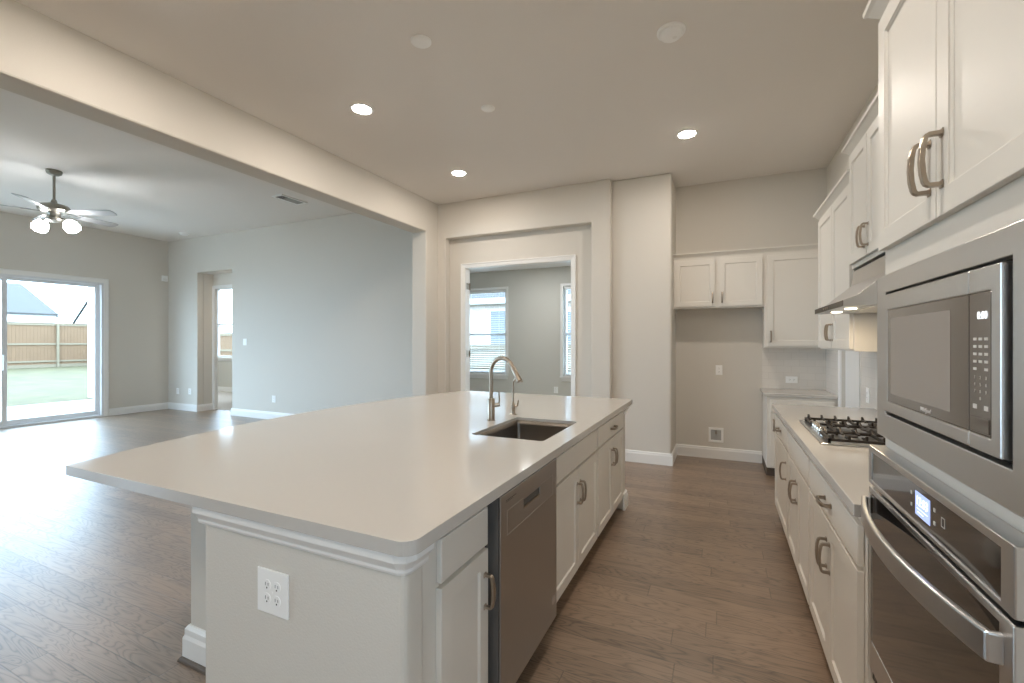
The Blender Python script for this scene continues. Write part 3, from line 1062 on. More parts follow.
# ------------------------------------------------------------------ gas cooktop
r = thing('gas_cooktop', 'stainless gas cooktop with black iron grates set on the right worktop', 'cooktop', (0.445, 3.385, CT1), R_NEGX)
CW, CD = 0.72, 0.50                       # local x 0..CW towards the camera, y 0..CD towards the wall
b = MB()
b.prism([(0, 0), (CW, 0), (CW, CD), (0, CD)], 0.0, 0.008, XYZ)
b.build('tray', STEELH, r, bevel=0.004)
for i, (bx, by, br) in enumerate(((0.13, 0.36, 0.04), (0.13, 0.15, 0.032), (0.36, 0.29, 0.055), (0.59, 0.36, 0.04), (0.59, 0.15, 0.032))):
    q = MB().lathe([(br + 0.014, 0.008), (br + 0.012, 0.012), (br, 0.014), (br, 0.024), (br - 0.004, 0.026), (0.004, 0.026)], (bx, by, 0), 24).build('burner', STEEL, r, smooth=True)
    MB().lathe([(br - 0.006, 0.026), (br - 0.003, 0.029), (br - 0.006, 0.033), (0.003, 0.035)], (bx, by, 0), 24).build('burner_cap', IRON, q, smooth=True)
for k in range(5):
    kx = 0.36 + (k - 2) * 0.062
    MB().lathe([(0.021, 0.008), (0.021, 0.012), (0.017, 0.014), (0.0165, 0.034), (0.0145, 0.037), (0.002, 0.0375)], (kx, 0.050, 0), 20).box(kx - 0.003, kx + 0.003, 0.036, 0.064, 0.036, 0.042).build('knob', CHROME, r, smooth=True)
for gi, (gx0, gx1) in enumerate(((0.012, 0.236), (0.244, 0.476), (0.484, 0.708))):
    g = MB()
    y0, y1 = (0.03, CD - 0.02) if gi != 1 else (0.105, CD - 0.02)
    zt, zb = 0.031, 0.018
    for (a0, a1, c0, c1) in ((gx0, gx1, y0, y0 + 0.013), (gx0, gx1, y1 - 0.013, y1), (gx0, gx0 + 0.013, y0, y1), (gx1 - 0.013, gx1, y0, y1), (gx0, gx1, (y0 + y1) / 2 - 0.006, (y0 + y1) / 2 + 0.006)):
        g.box(a0, a1, c0, c1, zb, zt)
    # fingers along both side rails reach inwards, peaked over the rail
    nf = 7 if gi != 1 else 6
    for q in range(nf):
        yy = y0 + 0.02 + (y1 - y0 - 0.04) * q / (nf - 1)
        for xs, sg in ((gx0 + 0.004, 1), (gx1 - 0.004, -1)):
            g.prism([(xs, zb + 0.002), (xs + sg * 0.074, zb + 0.008), (xs + sg * 0.076, zt + 0.003), (xs + sg * 0.03, zt + 0.006), (xs + sg * 0.004, zt + 0.020), (xs, zt + 0.020)], yy - 0.0055, yy + 0.0055, lambda u, v, a_: (u, a_, v))
    for fx in (gx0 + 0.006, gx1 - 0.006):
        for fy in (y0 + 0.006, y1 - 0.006):
            g.box(fx - 0.006, fx + 0.006, fy - 0.006, fy + 0.006, 0.008, zb)
    g.build('grate', IRON, r, bevel=0.0015)

# ------------------------------------------------------------------ wall cabinets over the right run
UX = 0.73
UD = XR - UX
r = thing('wall_cabinet', 'white upper double-door cabinet at the far end, beyond the range hood', 'cabinet', (UX, 4.40, 0), R_NEGX, 'upper cabinets on the right wall')
w = 4.40 - 3.37
wall_carcass(r, w, UD - 0.0005, 1.36, 2.41)
door(r, 0.02, w / 2 - 0.004, 1.372, 2.385, hx=w / 2 - 0.034, hz=1.485)
door(r, w / 2 + 0.004, w - 0.02, 1.372, 2.385, hx=w / 2 + 0.034, hz=1.485)
crown(r, w, UD - 0.0005, 2.395)
r = thing('wall_cabinet', 'white short double-door cabinet directly above the steel range hood', 'cabinet', (UX - 0.012, 3.365, 0), R_NEGX, 'upper cabinets on the right wall')
w = 3.365 - 2.595
wall_carcass(r, w, UD + 0.0115, 1.855, 2.555)
door(r, 0.02, w / 2 - 0.004, 1.88, 2.53, hx=w / 2 - 0.034, hz=1.985)
door(r, w / 2 + 0.004, w - 0.02, 1.88, 2.53, hx=w / 2 + 0.034, hz=1.985)
crown(r, w, UD + 0.0115, 2.54)
r = thing('wall_cabinet', 'white upper cabinet between the range hood and the tall oven cabinet', 'cabinet', (UX, 2.585, 0), R_NEGX, 'upper cabinets on the right wall')
w = 2.585 - 1.775
wall_carcass(r, w, UD - 0.0005, 1.36, 2.41)
door(r, 0.02, w / 2 - 0.004, 1.372, 2.385, hx=w / 2 - 0.034, hz=1.485)
door(r, w / 2 + 0.004, w - 0.02, 1.372, 2.385, hx=w / 2 + 0.034, hz=1.485)
crown(r, w, UD - 0.0005, 2.395, right=False)

# range hood
r = thing('range_hood', 'slanted stainless range hood with two lit lamps above the cooktop', 'range hood', (0.525, 3.345, 1.587), R_NEGX)
HW, HD = 0.735, XR - 0.525 - 0.0115
b = MB()
b.prism([(0, 0), (0, 0.031), (0.012, 0.036), (0.05, 0.05), (0.185, 0.165), (0.20, 0.255), (HD, 0.255), (HD, 0.012), (0.03, 0.0)], 0, HW, lambda u, v, a: (a, u, v))
shell = b.build('canopy', STEELH, r, bevel=0.002)
MB().box(0.01, HW - 0.01, -0.0015, 0.0005, 0.002, 0.029).build('control_strip', HOODLIP, r)
for k in range(3):
    MB().lathe([(0.006, -0.0015), (0.006, -0.004), (0.001, -0.0045)], (0.28 + k * 0.05, 0, 0.0155), 12, 'y').build('push_button', NICKEL, r)
MB().box(0.06, HW - 0.06, 0.13, HD - 0.05, -0.0015, 0.010).build('grease_filter', STEEL, r)
for lx in (0.22, 0.53):
    ly = 0.07
    q = MB().lathe([(0.036, -0.004), (0.036, 0.006), (0.004, 0.006)][::-1] if False else [(0.026, 0.004), (0.026, -0.003), (0.022, -0.004), (0.002, -0.004)], (lx, ly, 0), 24).build('lamp_lens', HOODL, r)
    lamp('hood_lamp', 'AREA', (lx, ly, -0.006), 1.0, (1.0, 0.80, 0.55), 0.06, r)

# ------------------------------------------------------------------ tall appliance cabinet
TX, TY1, TY0 = 0.45, 1.722, 0.80
TW = TY1 - TY0
r = thing('tall_cabinet', 'tall white cabinet housing the microwave and wall oven', 'cabinet', (TX, TY1, 0), R_NEGX)
b = MB()
TD = XR - TX - 0.0005
t = 0.018
OV = (0.400, 1.104)
MWZ = (1.142, 1.612)
b.plate([(0, 0.1), (TW, 0.1), (TW, 2.42), (0, 2.42)], [[(0.020, OV[0]), (0.77, OV[0]), (0.77, OV[1]), (0.020, OV[1])], [(0.05, 1.18), (0.74, 1.18), (0.74, 1.58), (0.05, 1.58)]], 0, t, XZY)
b.box(0, t, t, TD, 0.1, 2.42)
b.box(TW - t, TW, t, TD, 0.1, 2.42)
b.box(t, TW - t, TD - t, TD, 0.1, 2.42)
for z in (0.1, 0.38, 1.115, 1.63, 2.40):
    b.box(t, TW - t, t, TD - t, z, z + t)
b.build('carcass', CAB, r, bevel=0.001)
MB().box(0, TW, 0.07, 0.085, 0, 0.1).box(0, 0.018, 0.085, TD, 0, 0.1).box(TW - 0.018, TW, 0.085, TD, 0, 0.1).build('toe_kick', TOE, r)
dm = 0.418
door(r, 0.010, dm - 0.002, 1.692, 2.38, hx=dm - 0.032, hz=1.813)
door(r, dm + 0.002, 0.826, 1.692, 2.38, hx=dm + 0.032, hz=1.813)
drawer(r, 0.012, TW - 0.02, 0.118, 0.385)
crown(r, TW, TD, 2.39)

# wall oven
r = thing('wall_oven', 'stainless built-in oven with black glass door and bowed bar handle', 'oven', (TX, 1.718, 0), R_NEGX)
OW = 0.762
yf = -0.042
MB().box(0.024, OW - 0.004, 0.0, 0.52, 0.408, 1.098).build('chassis', BLACK, r)
b = MB()
b.plate([(0, 0.992), (OW, 0.992), (OW, 1.106), (0, 1.106)], [[(0.022, 1.004), (OW - 0.040, 1.004), (OW - 0.040, 1.088), (0.022, 1.088)]], yf, -0.0005, XZY)
cp = b.build('control_panel', STEEL, r, bevel=0.003)
MB().box(0.021, OW - 0.039, yf + 0.003, -0.002, 1.003, 1.089).build('panel_glass', BLKGLASS, cp)
gl = yf + 0.0024
ds = MB().box(0.362, 0.442, gl - 0.0004, gl + 0.0005, 1.020, 1.074).build('display', LCDBLUE, cp)
text('clock_digits', '12:03', 0.030, LCDWHITE, ds, (0.402, gl - 0.0012, 1.054), FACE_TXT)
MB().box(0.372, 0.432, gl - 0.0009, gl - 0.0003, 1.036, 1.0375).box(0.376, 0.41, gl - 0.0009, gl - 0.0003, 1.028, 1.030).build('display_lines', LCDWHITE, ds)
for kx, kz in ((0.338, 1.062), (0.338, 1.034), (0.466, 1.062), (0.466, 1.034)):
    MB().box(kx - 0.004, kx + 0.004, gl - 0.0006, gl + 0.0005, kz - 0.004, kz + 0.004).build('touch_key', KEYTXT, cp)
MB().sweep([(0.500, 1.040), (0.516, 1.040), (0.516, 1.060), (0.500, 1.060)], [(0, 0), (0.0015, 0), (0.0015, 0.0007), (0, 0.0007)], lambda u, v, c: (u, gl - c, v), closed=True).build('start_key', KEYTXT, cp)
b = MB()
b.plate([(0.002, 0.435), (OW - 0.002, 0.435), (OW - 0.002, 0.982), (0.002, 0.982)], [[(0.020, 0.520), (OW - 0.045, 0.520), (OW - 0.045, 0.965), (0.020, 0.965)]], yf, -0.0005, XZY)
dr = b.build('oven_door', STEEL, r, bevel=0.003)
MB().box(0.019, OW - 0.044, yf + 0.002, -0.002, 0.519, 0.966).build('door_glass', BLKGLASS, dr)
hp = []
for k in range(25):
    t_ = k / 24
    hp.append((0.020 + (OW - 0.054) * t_, 0.016 + 0.044 * (1 - (2 * t_ - 1) ** 2)))
hp = [(0.020, -0.002)] + hp + [(OW - 0.034, -0.002)]
MB().strap(hp, 0.050, 0.014, lambda u, v, a: (u, yf - v, 0.928 + a)).build('bar_handle', STEELH, dr, bevel=0.004, smooth=False)
vt = MB()
vt.box(0.002, OW - 0.002, yf + 0.006, -0.0005, 0.402, 0.432)
vo = vt.build('vent_grille', STEEL, r, bevel=0.002)
sl = MB()
for k in range(30):
    sl.box(0.02 + k * 0.0245, 0.036 + k * 0.0245, yf + 0.005, yf + 0.008, 0.408, 0.426)
sl.build('vent_slots', BLACK, vo)

# microwave with trim kit
r = thing('microwave', 'stainless built-in microwave with trim frame above the oven', 'microwave', (TX, 1.716, 0), R_NEGX)
MW = 0.786
mx0, mx1, mz0, mz1 = 0.086, 0.694, 1.224, 1.552
b = MB()
b.plate([(0, MWZ[0]), (MW, MWZ[0]), (MW, MWZ[1]), (0, MWZ[1])], [[(mx0 - 0.009, mz0 - 0.012), (mx1 + 0.012, mz0 - 0.012), (mx1 + 0.012, mz1 + 0.008), (mx0 - 0.009, mz1 + 0.008)]], -0.022, -0.0005, XZY)
b.build('trim_frame', STEELH, r, bevel=0.003)
MB().box(0.062, 0.728, 0.0, 0.42, 1.19, 1.572).build('oven_cavity', BLACK, r)
sp = 0.585
gx0, gx1, gz0, gz1 = 0.124, 0.662, 1.253, 1.508
b = MB()
b.plate([(mx0, mz0), (sp - 0.001, mz0), (sp - 0.001, gz0), (gx0, gz0), (gx0, gz1), (sp - 0.001, gz1), (sp - 0.001, mz1), (mx0, mz1)], [], -0.030, -0.001, XZY)
md_ = b.build('microwave_door', STEELH, r, bevel=0.003)
MB().box(gx0, sp - 0.001, -0.029, -0.002, gz0, gz1).build('door_glass', MWGLASS, md_, bevel=0.002)
MB().box(0.152, 0.508, -0.0296, -0.0285, 1.277, 1.484).build('viewing_screen', MWSCREEN, md_)
text('brand_lettering', 'Whirlpool', 0.0135, PLASTIC, md_, (0.385, -0.0300, 1.264), FACE_TXT, shear=0.25)
b = MB()
b.plate([(sp + 0.001, mz0), (mx1, mz0), (mx1, mz1), (sp + 0.001, mz1), (sp + 0.001, gz1), (gx1, gz1), (gx1, gz0), (sp + 0.001, gz0)], [], -0.030, -0.001, XZY)
pn = b.build('control_panel', STEELH, r, bevel=0.003)
MB().box(sp + 0.001, gx1, -0.0292, -0.002, gz0, gz1).build('panel_glass', MWGLASS, pn, bevel=0.002)
text('clock_digits', '0:00', 0.020, LCDWHITE, pn, (0.634, -0.0300, 1.466), FACE_TXT)
for rr in range(5):
    for cc in range(3):
        if rr == 4 and cc == 1:
            continue
        zz = 1.425 - rr * 0.0135
        xx = 0.607 + cc * 0.0195
        MB().box(xx - 0.006, xx + 0.006, -0.0297, -0.029, zz - 0.003, zz + 0.002).build('key_legend', KEYTXT, pn)
for xx in (0.607, 0.646):
    MB().box(xx - 0.007, xx + 0.007, -0.0297, -0.029, 1.298, 1.3065).build('key_legend', KEYTXT, pn)
for d, cc, rr in ((1, 0, 0), (2, 1, 0), (3, 2, 0), (4, 0, 1), (5, 1, 1), (6, 2, 1), (7, 0, 2), (8, 1, 2), (9, 2, 2), (0, 1, 3)):
    text('key_digit', str(d), 0.0085, KEYTXT, pn, (0.607 + cc * 0.0195, -0.0296, 1.355 - rr * 0.0125), FACE_TXT)
MB().box(sp + 0.008, gx1 - 0.005, -0.0305, -0.029, 1.258, 1.284).build('open_button', MWGLASS, pn, bevel=0.002)

# ------------------------------------------------------------------ cabinets over the refrigerator niche
r = thing('wall_cabinet', 'white double-door cabinet bridging the empty refrigerator niche', 'cabinet', (-0.5195, 5.742, 0), R_NEGY, 'upper cabinets on the back wall')
w = 0.430 + 0.5195
wall_carcass(r, w, YN - 5.7425, 1.805, 2.41)
door(r, 0.018, w / 2 - 0.022, 1.825, 2.365, hx=w / 2 - 0.05, hz=1.925)
door(r, w / 2 + 0.022, w - 0.018, 1.825, 2.365, hx=w / 2 + 0.05, hz=1.925)
crown(r, w, 0.3, 2.395, False, False)
r = thing('wall_cabinet', 'white tall single-door cabinet over the tiled corner of the back wall', 'cabinet', (0.4305, 5.742, 0), R_NEGY, 'upper cabinets on the back wall')
w = XR - 0.012 - 0.4305
wall_carcass(r, w, YN - 5.753, 1.352, 2.41)
door(r, 0.03, w - 0.03, 1.372, 2.365, hx=0.062, hz=1.475)
crown(r, w, 0.3, 2.395, False, False)

# ------------------------------------------------------------------ plates, outlets, switches (local: back against the wall at y=0, front -y)
def plate_(name, label, cat, loc, rz, w, h, kind, group=None):
    r = thing(name, label, cat, loc, rz, group)
    MB().box(-w / 2, w / 2, -0.006, 0, -h / 2, h / 2).build('cover_plate', PLASTIC, r, bevel=0.002)

    def recept(x, z, flat=False):
        q = MB().lathe([(0.0165, -0.005), (0.0165, -0.0078), (0.002, -0.0078)], (x, 0, z), 20, 'y').build('receptacle', PLASTIC, r)
        s = MB()
        if flat:
            s.box(x - 0.006, x + 0.003, -0.0082, -0.0076, z + 0.005, z + 0.0068).box(x - 0.006, x + 0.003, -0.0082, -0.0076, z - 0.0068, z - 0.005)
            s.lathe([(0.0028, -0.0076), (0.0028, -0.0082), (0.0005, -0.0082)], (x + 0.009, 0, z), 10, 'y')
        else:
            s.box(x - 0.0068, x - 0.005, -0.0082, -0.0076, z - 0.002, z + 0.008).box(x + 0.005, x + 0.0068, -0.0082, -0.0076, z - 0.002, z + 0.007)
            s.lathe([(0.0028, -0.0076), (0.0028, -0.0082), (0.0005, -0.0082)], (x, 0, z - 0.0085), 10, 'y')
        s.build('slots', SLOT, q)
    if kind == 'quad':
        for x in (-w * 0.16, w * 0.16):
            for z in (-0.021, 0.021):
                recept(x, z)
    elif kind == 'duplex':
        recept(0, 0.021)
        recept(0, -0.021)
    elif kind == 'duplex_flat':
        recept(0.021, 0, True)
        recept(-0.021, 0, True)
    elif kind == 'rocker':
        MB().prism([(-0.034, -0.005), (0.034, -0.005), (0.034, -0.0075), (0.0, -0.0095), (-0.034, -0.011)], -0.0165, 0.0165, lambda u, v, a: (a, v, u)).build('rocker', PLASTIC, r)
    sc = MB()
    for z in ((-h / 2 + 0.012, h / 2 - 0.012) if kind == 'rocker' else (0,)):
        sc.lathe([(0.003, -0.0055), (0.003, -0.0068), (0.0005, -0.007)], (0, 0, z), 10, 'y')
    sc.build('screws', PLASTIC, r)
    return r


plate_('power_outlet', 'white four-socket outlet plate on the near end of the island', 'outlet', (-1.250, 0.9645, 0.650), 0, 0.135, 0.135, 'quad')
plate_('power_outlet', 'white outlet at mid height on the refrigerator niche wall', 'outlet', (-0.027, YN, 1.075), 0, 0.075, 0.118, 'duplex')
plate_('power_outlet', 'white sideways outlet on the tiled back wall above the short worktop', 'outlet', (0.725, YN - 0.010, 0.985), 0, 0.118, 0.075, 'duplex_flat')
plate_('power_outlet', 'white outlet on the tiled wall right of the pantry door, beside the microwave', 'outlet', (XR - 0.0105, 4.43, 0.995), R_NEGX, 0.075, 0.118, 'duplex')
plate_('light_switch', 'white rocker switch on the living room wall right of the opening', 'switch', (-8.18, YL, 1.411), 0, 0.09, 0.125, 'rocker')
plate_('power_outlet', 'white outlet low on the living room wall below the switch', 'outlet', (-7.385, YL, 0.375), 0, 0.09, 0.125, 'duplex')
plate_('power_outlet', 'white low outlet nearest the corner, left of the living room opening', 'outlet', (-10.285, YL, 0.389), 0, 0.09, 0.125, 'duplex', 'outlets left of the opening')
plate_('power_outlet', 'white low outlet close beside the left edge of the living room opening', 'outlet', (-9.88, YL, 0.400), 0, 0.09, 0.125, 'duplex', 'outlets left of the opening')
plate_('power_outlet', 'white outlet on the study wall below the right window', 'outlet', (-2.768, SYB, 0.527), 0, 0.08, 0.12, 'duplex')
r = thing('wall_sensor', 'small white square sensor box high in the living room corner', 'sensor', (XL, 5.62, 2.74), PI / 2)
MB().box(-0.055, 0.055, -0.035, 0, -0.06, 0.06).build('housing', PLASTIC, r, bevel=0.01)
MB().box(-0.04, 0.04, -0.038, -0.033, -0.045, 0.0).build('lens_window', TRIM, r, bevel=0.004)

# recessed ice-maker valve box in the niche
r = thing('valve_box', 'white recessed water valve box low on the refrigerator niche wall', 'valve box', (-0.061, YN, 0.286))
MB().plate([(-0.083, -0.088), (0.083, -0.088), (0.083, 0.088), (-0.083, 0.088)], [[(-0.058, -0.062), (0.058, -0.062), (0.058, 0.062), (-0.058, 0.062)]], -0.008, 0, XZY).build('frame', PLASTIC, r, bevel=0.002)
MB().box(-0.058, 0.058, -0.0015, -0.0005, -0.062, 0.062).box(-0.058, 0.058, -0.0025, -0.001, 0.015, 0.062).build('back_plate', GREYVENT, r)
MB().tube([(0.0, -0.004, 0.055), (0.0, -0.006, 0.01)], 0.008).tube([(-0.012, -0.008, 0.025), (0.02, -0.008, 0.025)], 0.005).build('valve', NICKEL, r)

# ------------------------------------------------------------------ ceiling fittings
def can(label, x, y, zc, power, color, grp):
    r = thing('recessed_light', label, 'light', (x, y, zc), 0, grp)
    MB().lathe([(0.098, 0), (0.098, -0.004), (0.092, -0.007), (0.078, -0.006), (0.070, -0.002), (0.068, 0.0)], n=32).build('trim_ring', PLASTIC, r, smooth=True)
    MB().lathe([(0.0685, -0.001), (0.0685, -0.006), (0.058, -0.013), (0.035, -0.018), (0.003, -0.020)], n=32).build('lens', LENS, r, smooth=True)
    lamp('can_lamp', 'AREA', (0, 0, -0.022), power, color, 0.13, r)
    return r


G = 'recessed kitchen ceiling lights'
can('round lit ceiling light left of the island, nearer the camera', -2.715, 2.915, KC, CAN_W, WARM, G)
can('round lit ceiling light near the far left corner by the beam', -2.735, 4.487, KC, CAN_W, WARM, G)
can('round lit ceiling light on the right above the refrigerator end of the aisle', -0.292, 4.532, KC, CAN_W, WARM, G)
can('round lit ceiling light left, just above the top edge of the frame', -2.80, 1.40, KC, CAN_W, WARM, G)
can('unseen round lit ceiling light added above the near end of the aisle', -0.30, 1.25, KC, CAN_W, WARM, G)  # out of view, added to brighten the kitchen
can('unseen round lit ceiling light added behind the camera on the left', -2.75, -0.6, KC, CAN_W, WARM, G)  # extra unseen lamp, added for more light on the left
can('unseen round lit ceiling light added behind the camera on the right', -0.30, -0.9, KC, CAN_W, WARM, G)  # extra unseen lamp, added for more light on the right
can('small unseen lit ceiling light added in the hall alcove off the living room', -8.1, 5.92, HZ, 5, WARM, None)  # unseen lamp, added for the warm light on the alcove wall

can('unseen round lit ceiling light added to brighten the study beyond the doorway', -2.9, 6.9, SC, 8, (0.95, 0.98, 1.0), None)  # unseen lamp, added because the study windows leave the room dark
can('unseen round lit ceiling light added to brighten the bedroom beyond the hall', -11.6, 7.2, 3.25, 22, (1.0, 0.97, 0.93), None)  # added out of sight to lift the dark bedroom

for lab, x, y, rr in (('larger plain white round cover plate on the kitchen ceiling', -1.756, 2.414, 0.066), ('smaller plain white round cover plate nearer the kitchen far wall', -1.756, 3.338, 0.056)):
    r = thing('ceiling_cover', lab, 'cover plate', (x, y, KC), 0, 'blank pendant covers')
    MB().lathe([(rr, 0), (rr, -0.006), (rr - 0.006, -0.011), (rr * 0.5, -0.013), (0.003, -0.0135)], n=32).build('disc', PLASTIC, r, smooth=True)
    MB().lathe([(0.004, -0.012), (0.004, -0.0145), (0.001, -0.015)], (0, 0, 0), 12).build('screw', PLASTIC, r)


def smoke(lab, x, y, z, rr):
    r = thing('smoke_detector', lab, 'smoke detector', (x, y, z), 0, 'smoke detectors')
    MB().lathe([(rr, 0), (rr, -0.012), (rr * 0.97, -0.016), (rr * 0.9, -0.018)], n=36).build('base_ring', PLASTIC, r, smooth=True)
    MB().lathe([(rr * 0.78, -0.016), (rr * 0.78, -0.026), (rr * 0.7, -0.038), (rr * 0.45, -0.046), (0.003, -0.047)], n=36).build('dome', PLASTIC, r, smooth=True)
    MB().lathe([(rr * 0.16, -0.04), (rr * 0.16, -0.0485), (0.001, -0.049)], (rr * 0.25, 0.0, 0), 16).build('test_button', TRIM, r)


smoke('white round smoke detector on the kitchen ceiling', -0.285, 2.985, KC, 0.085)
smoke('white round smoke detector on the living room ceiling near the corner', -9.495, 5.37, LC, 0.085)
# ceiling vent
r = thing('ceiling_vent', 'white rectangular air vent on the living room ceiling', 'vent', (-5.82, 4.76, LC), 0)
MB().plate([(-0.105, -0.225), (0.105, -0.225), (0.105, 0.225), (-0.105, 0.225)], [[(-0.075, -0.195), (0.075, -0.195), (0.075, 0.195), (-0.075, 0.195)]], -0.012, 0, XYZ).build('frame', PLASTIC, r, bevel=0.003)
MB().box(-0.075, 0.075, -0.195, 0.195, -0.002, -0.0005).build('duct_opening', SLOT, r)
lv = MB()
for k in range(6):
    x = -0.07 + k * 0.026
    lv.prism([(x, -0.010), (x + 0.022, -0.003), (x + 0.022, -0.0015), (x, -0.0085)], -0.07, 0.19, lambda u, v, a: (u, a, v))
for k in range(5):
    y = -0.19 + k * 0.026
    lv.prism([(y, -0.010), (y + 0.022, -0.003), (y + 0.022, -0.0015), (y, -0.0085)], -0.07, 0.07, lambda u, v, a: (a, u, v))
lv.build('louvres', GREYVENT, r)

# ------------------------------------------------------------------ ceiling fan
FX, FY = -7.49, 2.74
r = thing('ceiling_fan', 'five-blade nickel ceiling fan with two glowing glass lamps in the living room', 'ceiling fan', (FX, FY, LC))
MB().lathe([(0.075, 0), (0.078, -0.012), (0.070, -0.04), (0.045, -0.058), (0.018, -0.064)], n=28).build('canopy', FANMET, r, smooth=True)
MB().tube([(0, 0, -0.05), (0, 0, -0.42)], 0.014, 14).build('downrod', FANMET, r, smooth=True)
MB().lathe([(0.022, -0.36), (0.03, -0.385), (0.03, -0.40), (0.075, -0.412), (0.135, -0.43), (0.152, -0.455), (0.152, -0.49), (0.135, -0.51), (0.09, -0.522), (0.02, -0.525)], n=36).build('motor', FANMET, r, smooth=True)
MB().lathe([(0.07, -0.522), (0.062, -0.54), (0.062, -0.575), (0.078, -0.59), (0.075, -0.615), (0.04, -0.632), (0.01, -0.64)], n=28).build('light_hub', FANMET, r, smooth=True)
thc = math.atan2(209.5, 455.0)
for deg in (-68, 4, 76, 148, 220):
    a = math.radians(deg) + thc
    ca, sa = math.cos(a), math.sin(a)
    tilt = math.radians(12)

    def fm(u, v, z, ca=ca, sa=sa, tilt=-tilt):
        vz = v * math.sin(tilt)
        vv = v * math.cos(tilt)
        return (u * ca - vv * sa, u * sa + vv * ca, -0.512 + z + vz)
    bl = MB()
    outl = [(0.20, -0.048), (0.30, -0.058), (0.50, -0.068), (0.66, -0.072), (0.695, -0.062), (0.71, -0.03), (0.71, 0.03), (0.695, 0.062), (0.66, 0.072), (0.50, 0.068), (0.30, 0.058), (0.20, 0.048)]
    bo = bl.prism(outl, 0.0, 0.007, fm).build('blade', BLADE_B, r, bevel=0.002)
    ir = MB()
    ir.prism([(0.11, -0.018), (0.16, -0.012), (0.20, -0.034), (0.27, -0.028), (0.285, 0), (0.27, 0.028), (0.20, 0.034), (0.16, 0.012), (0.11, 0.018)], -0.006, 0.0, fm)
    ir.build('blade_iron', FANMET, bo)
for deg in (176, 12):
    a = math.radians(deg) + thc
    ca, sa = math.cos(a), math.sin(a)
    p = Vector((0.05 * ca, 0.05 * sa, -0.605))
    q = Vector((0.13 * ca, 0.13 * sa, -0.60))
    d = Vector((0.55 * ca, 0.55 * sa, -0.835)).normalized()
    am = MB().tube([p, (p + q) / 2 + Vector((0, 0, 0.012)), q, q + d * 0.03], [0.011, 0.011, 0.012, 0.03], 12).build('lamp_arm', FANMET, r, smooth=True)
    sh = MB().tube([q + d * 0.02, q + d * 0.035, q + d * 0.07, q + d * 0.115, q + d * 0.15, q + d * 0.165, q + d * 0.168],
                   [0.034, 0.052, 0.072, 0.080, 0.068, 0.045, 0.01], 24).build('glass_shade', SHADE, r, smooth=True)

# ------------------------------------------------------------------ outdoors
struct(MB().box(-60, 15, -12, 30, -0.6, -0.03).build('ground_lawn', GRASS))
struct(MB().box(-14.2, XL - 0.17, 0.2, 6.0, -0.03, -0.012).build('ground_patio', GRAVEL))


def fence(label, p0, p1, z0, H, side, post=2.4, m=None):
    p0, p1 = Vector((*p0, 0)), Vector((*p1, 0))
    L = (p1 - p0).length
    ang = math.atan2(p1.y - p0.y, p1.x - p0.x)
    r = thing('wooden_fence', label, 'fence', (p0.x, p0.y, z0), ang)
    b = MB()
    n = int(L / 0.142)
    for k in range(n):
        x = k * L / n
        b.box(x + 0.002, x + L / n - 0.002, -0.010, 0.010 + 0.002 * (k % 3), 0.02, H - 0.03)
    b.build('board_panel', m or FENCE, r)
    for z in (0.32, H * 0.52, H - 0.10):
        MB().box(0, L, side * 0.012, side * 0.052, z - 0.045, z + 0.045).build('rail', FENCEP, r)
    MB().box(0, L, -0.05, 0.05, H - 0.03, H).build('cap_board', FENCEP, r)
    MB().box(0, L, -0.02, 0.02, -0.02, 0.15).build('kick_board', FENCEP, r)
    k = 0
    while k * post < L:
        MB().box(k * post - 0.05, k * post + 0.05, side * 0.052, side * 0.14, -0.02, H - 0.04).build('post', FENCEP, r)
        k += 1


fence('tall cedar fence with rails along the back of the lawn', (-34.2, 4.84), (-34.2, 14.8), 0.0, 2.46, -1, 2.6)
fence('wooden fence seen through the bedroom window beyond the hall', (-33.7, 14.95), (-15.5, 14.95), 0.0, 1.86, -1)
fence('pale wooden fence seen through the study windows', (-12.0, 12.0), (3.0, 12.0), -0.03, 1.36, -1, 2.4, FENCEW)


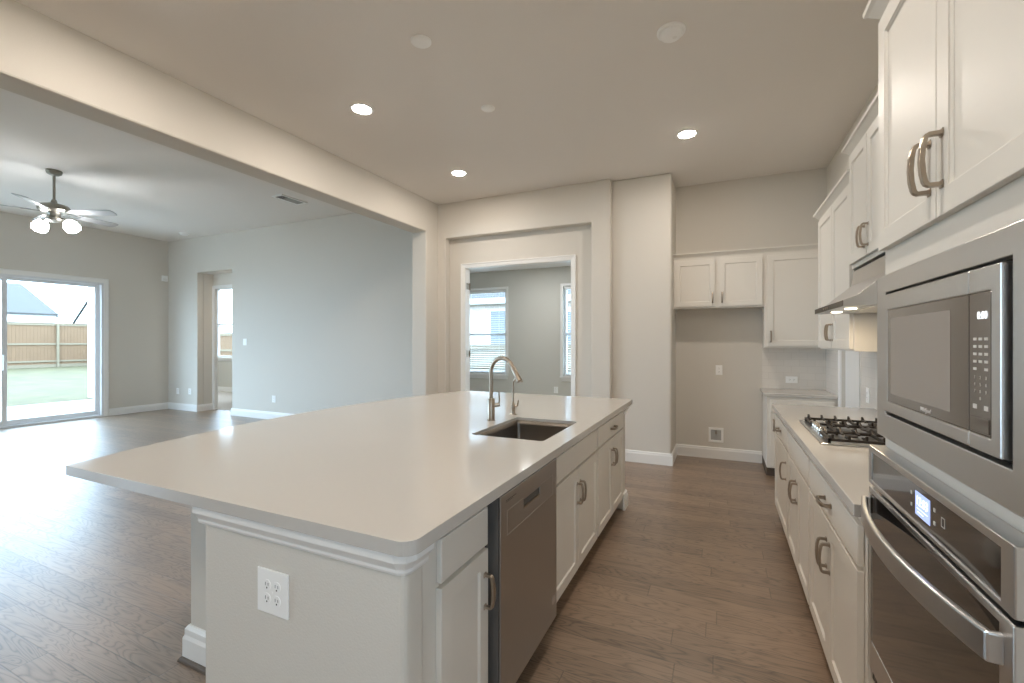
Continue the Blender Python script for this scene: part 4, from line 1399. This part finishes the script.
def house(label, x0, x1, y0, y1, ze, rise, wallm, hip, axis='y', wins=()):
    gable_y = not hip
    r = thing('house', label, 'house', ((x0 + x1) / 2, (y0 + y1) / 2, -0.03), PI / 2 if gable_y else 0)
    hx, hy = (x1 - x0) / 2, (y1 - y0) / 2
    if gable_y:
        hx, hy = hy, hx
    MB().box(-hx, hx, -hy, hy, 0, ze).build('walls', wallm, r)
    ov = 0.15 if gable_y else 0.45
    X, Y = hx + (0.1 if gable_y else ov), hy + ov
    rf = MB()
    if axis == 'y':
        e = min(X, Y - 0.1) if hip else 0
        v = [(-X, -Y, ze), (X, -Y, ze), (X, Y, ze), (-X, Y, ze), (0, -Y + e, ze + rise), (0, Y - e, ze + rise)]
        f = [(0, 1, 4), (1, 2, 5, 4), (2, 3, 5), (3, 0, 4, 5), (0, 3, 2, 1)]
    else:
        e = min(Y, X - 0.1) if hip else 0
        v = [(-X, -Y, ze), (X, -Y, ze), (X, Y, ze), (-X, Y, ze), (-X + e, 0, ze + rise), (X - e, 0, ze + rise)]
        f = [(0, 1, 5, 4), (1, 2, 5), (2, 3, 4, 5), (3, 0, 4), (0, 3, 2, 1)]
    if not hip and axis == 'x':
        gw = MB()
        for s in (-1, 1):
            gw.prism([(-hy, ze), (hy, ze), (0, ze + rise * hy / Y)], s * hx - 0.02, s * hx + 0.02, lambda u, w_, a: (a, u, w_))
        gw.build('gable', wallm, r)
        rf = MB()
        for s in (-1, 1):
            rf.prism([(s * Y, ze - 0.06), (0, ze + rise), (0, ze + rise + 0.10), (s * Y, ze + 0.06)], -X, X, lambda u, w_, a: (a, u, w_))
    else:
        rf.add(v, f)
    rf.build('roof', ROOFM, r)
    fa = MB()
    if not (not hip and axis == 'x'):
        fa.sweep([(-X, -Y), (X, -Y), (X, Y), (-X, Y)], [(0, ze - 0.2), (0, ze + 0.02), (-0.04, ze + 0.02), (-0.04, ze - 0.2)], XYZ, closed=True)
        fa.build('fascia', GREYVENT, r)
    else:
        for s in (-1, 1):
            fa.prism([(s * Y, ze - 0.10), (0, ze + rise - 0.04), (0, ze + rise - 0.24), (s * Y, ze - 0.30)], X - 0.02, X + 0.03, lambda u, w_, a: (a, u, w_))
        fa.build('barge_board', GREYVENT, r)
    for (fx, a0, a1, z0, z1) in wins:
        if fx == 'x':
            q = MB().box(hx - 0.01, hx + 0.03, a0, a1, z0, z1).build('window', TRIM, r)
            MB().box(hx + 0.025, hx + 0.035, a0 + 0.06, a1 - 0.06, z0 + 0.06, z1 - 0.06).build('pane', DIMPANE, q)
        else:
            q = MB().box(a0, a1, -hy - 0.03, -hy + 0.01, z0, z1).build('window', TRIM, r)
            MB().box(a0 + 0.06, a1 - 0.06, -hy - 0.035, -hy - 0.025, z0 + 0.06, z1 - 0.06).build('pane', DIMPANE, q)
    return r


house('pale house with grey sloping roof rising behind the cedar fence', -56, -44.3, 2, 16.3, 3.40, 2.5, SIDING, False, 'x')
house('white gabled house at the right behind the cedar fence', -42.3, -31, 16.6, 19.6, 2.75, 4.3, SIDING, False, 'x')
house('pale brick neighbour house seen through the study window', -13.0, 1.5, 16.0, 24, 3.1, 2.6, BRICK, True, 'x', (('y', 0.4, 1.6, 1.2, 2.6), ('y', -2.6, -1.2, 0.9, 2.7)))
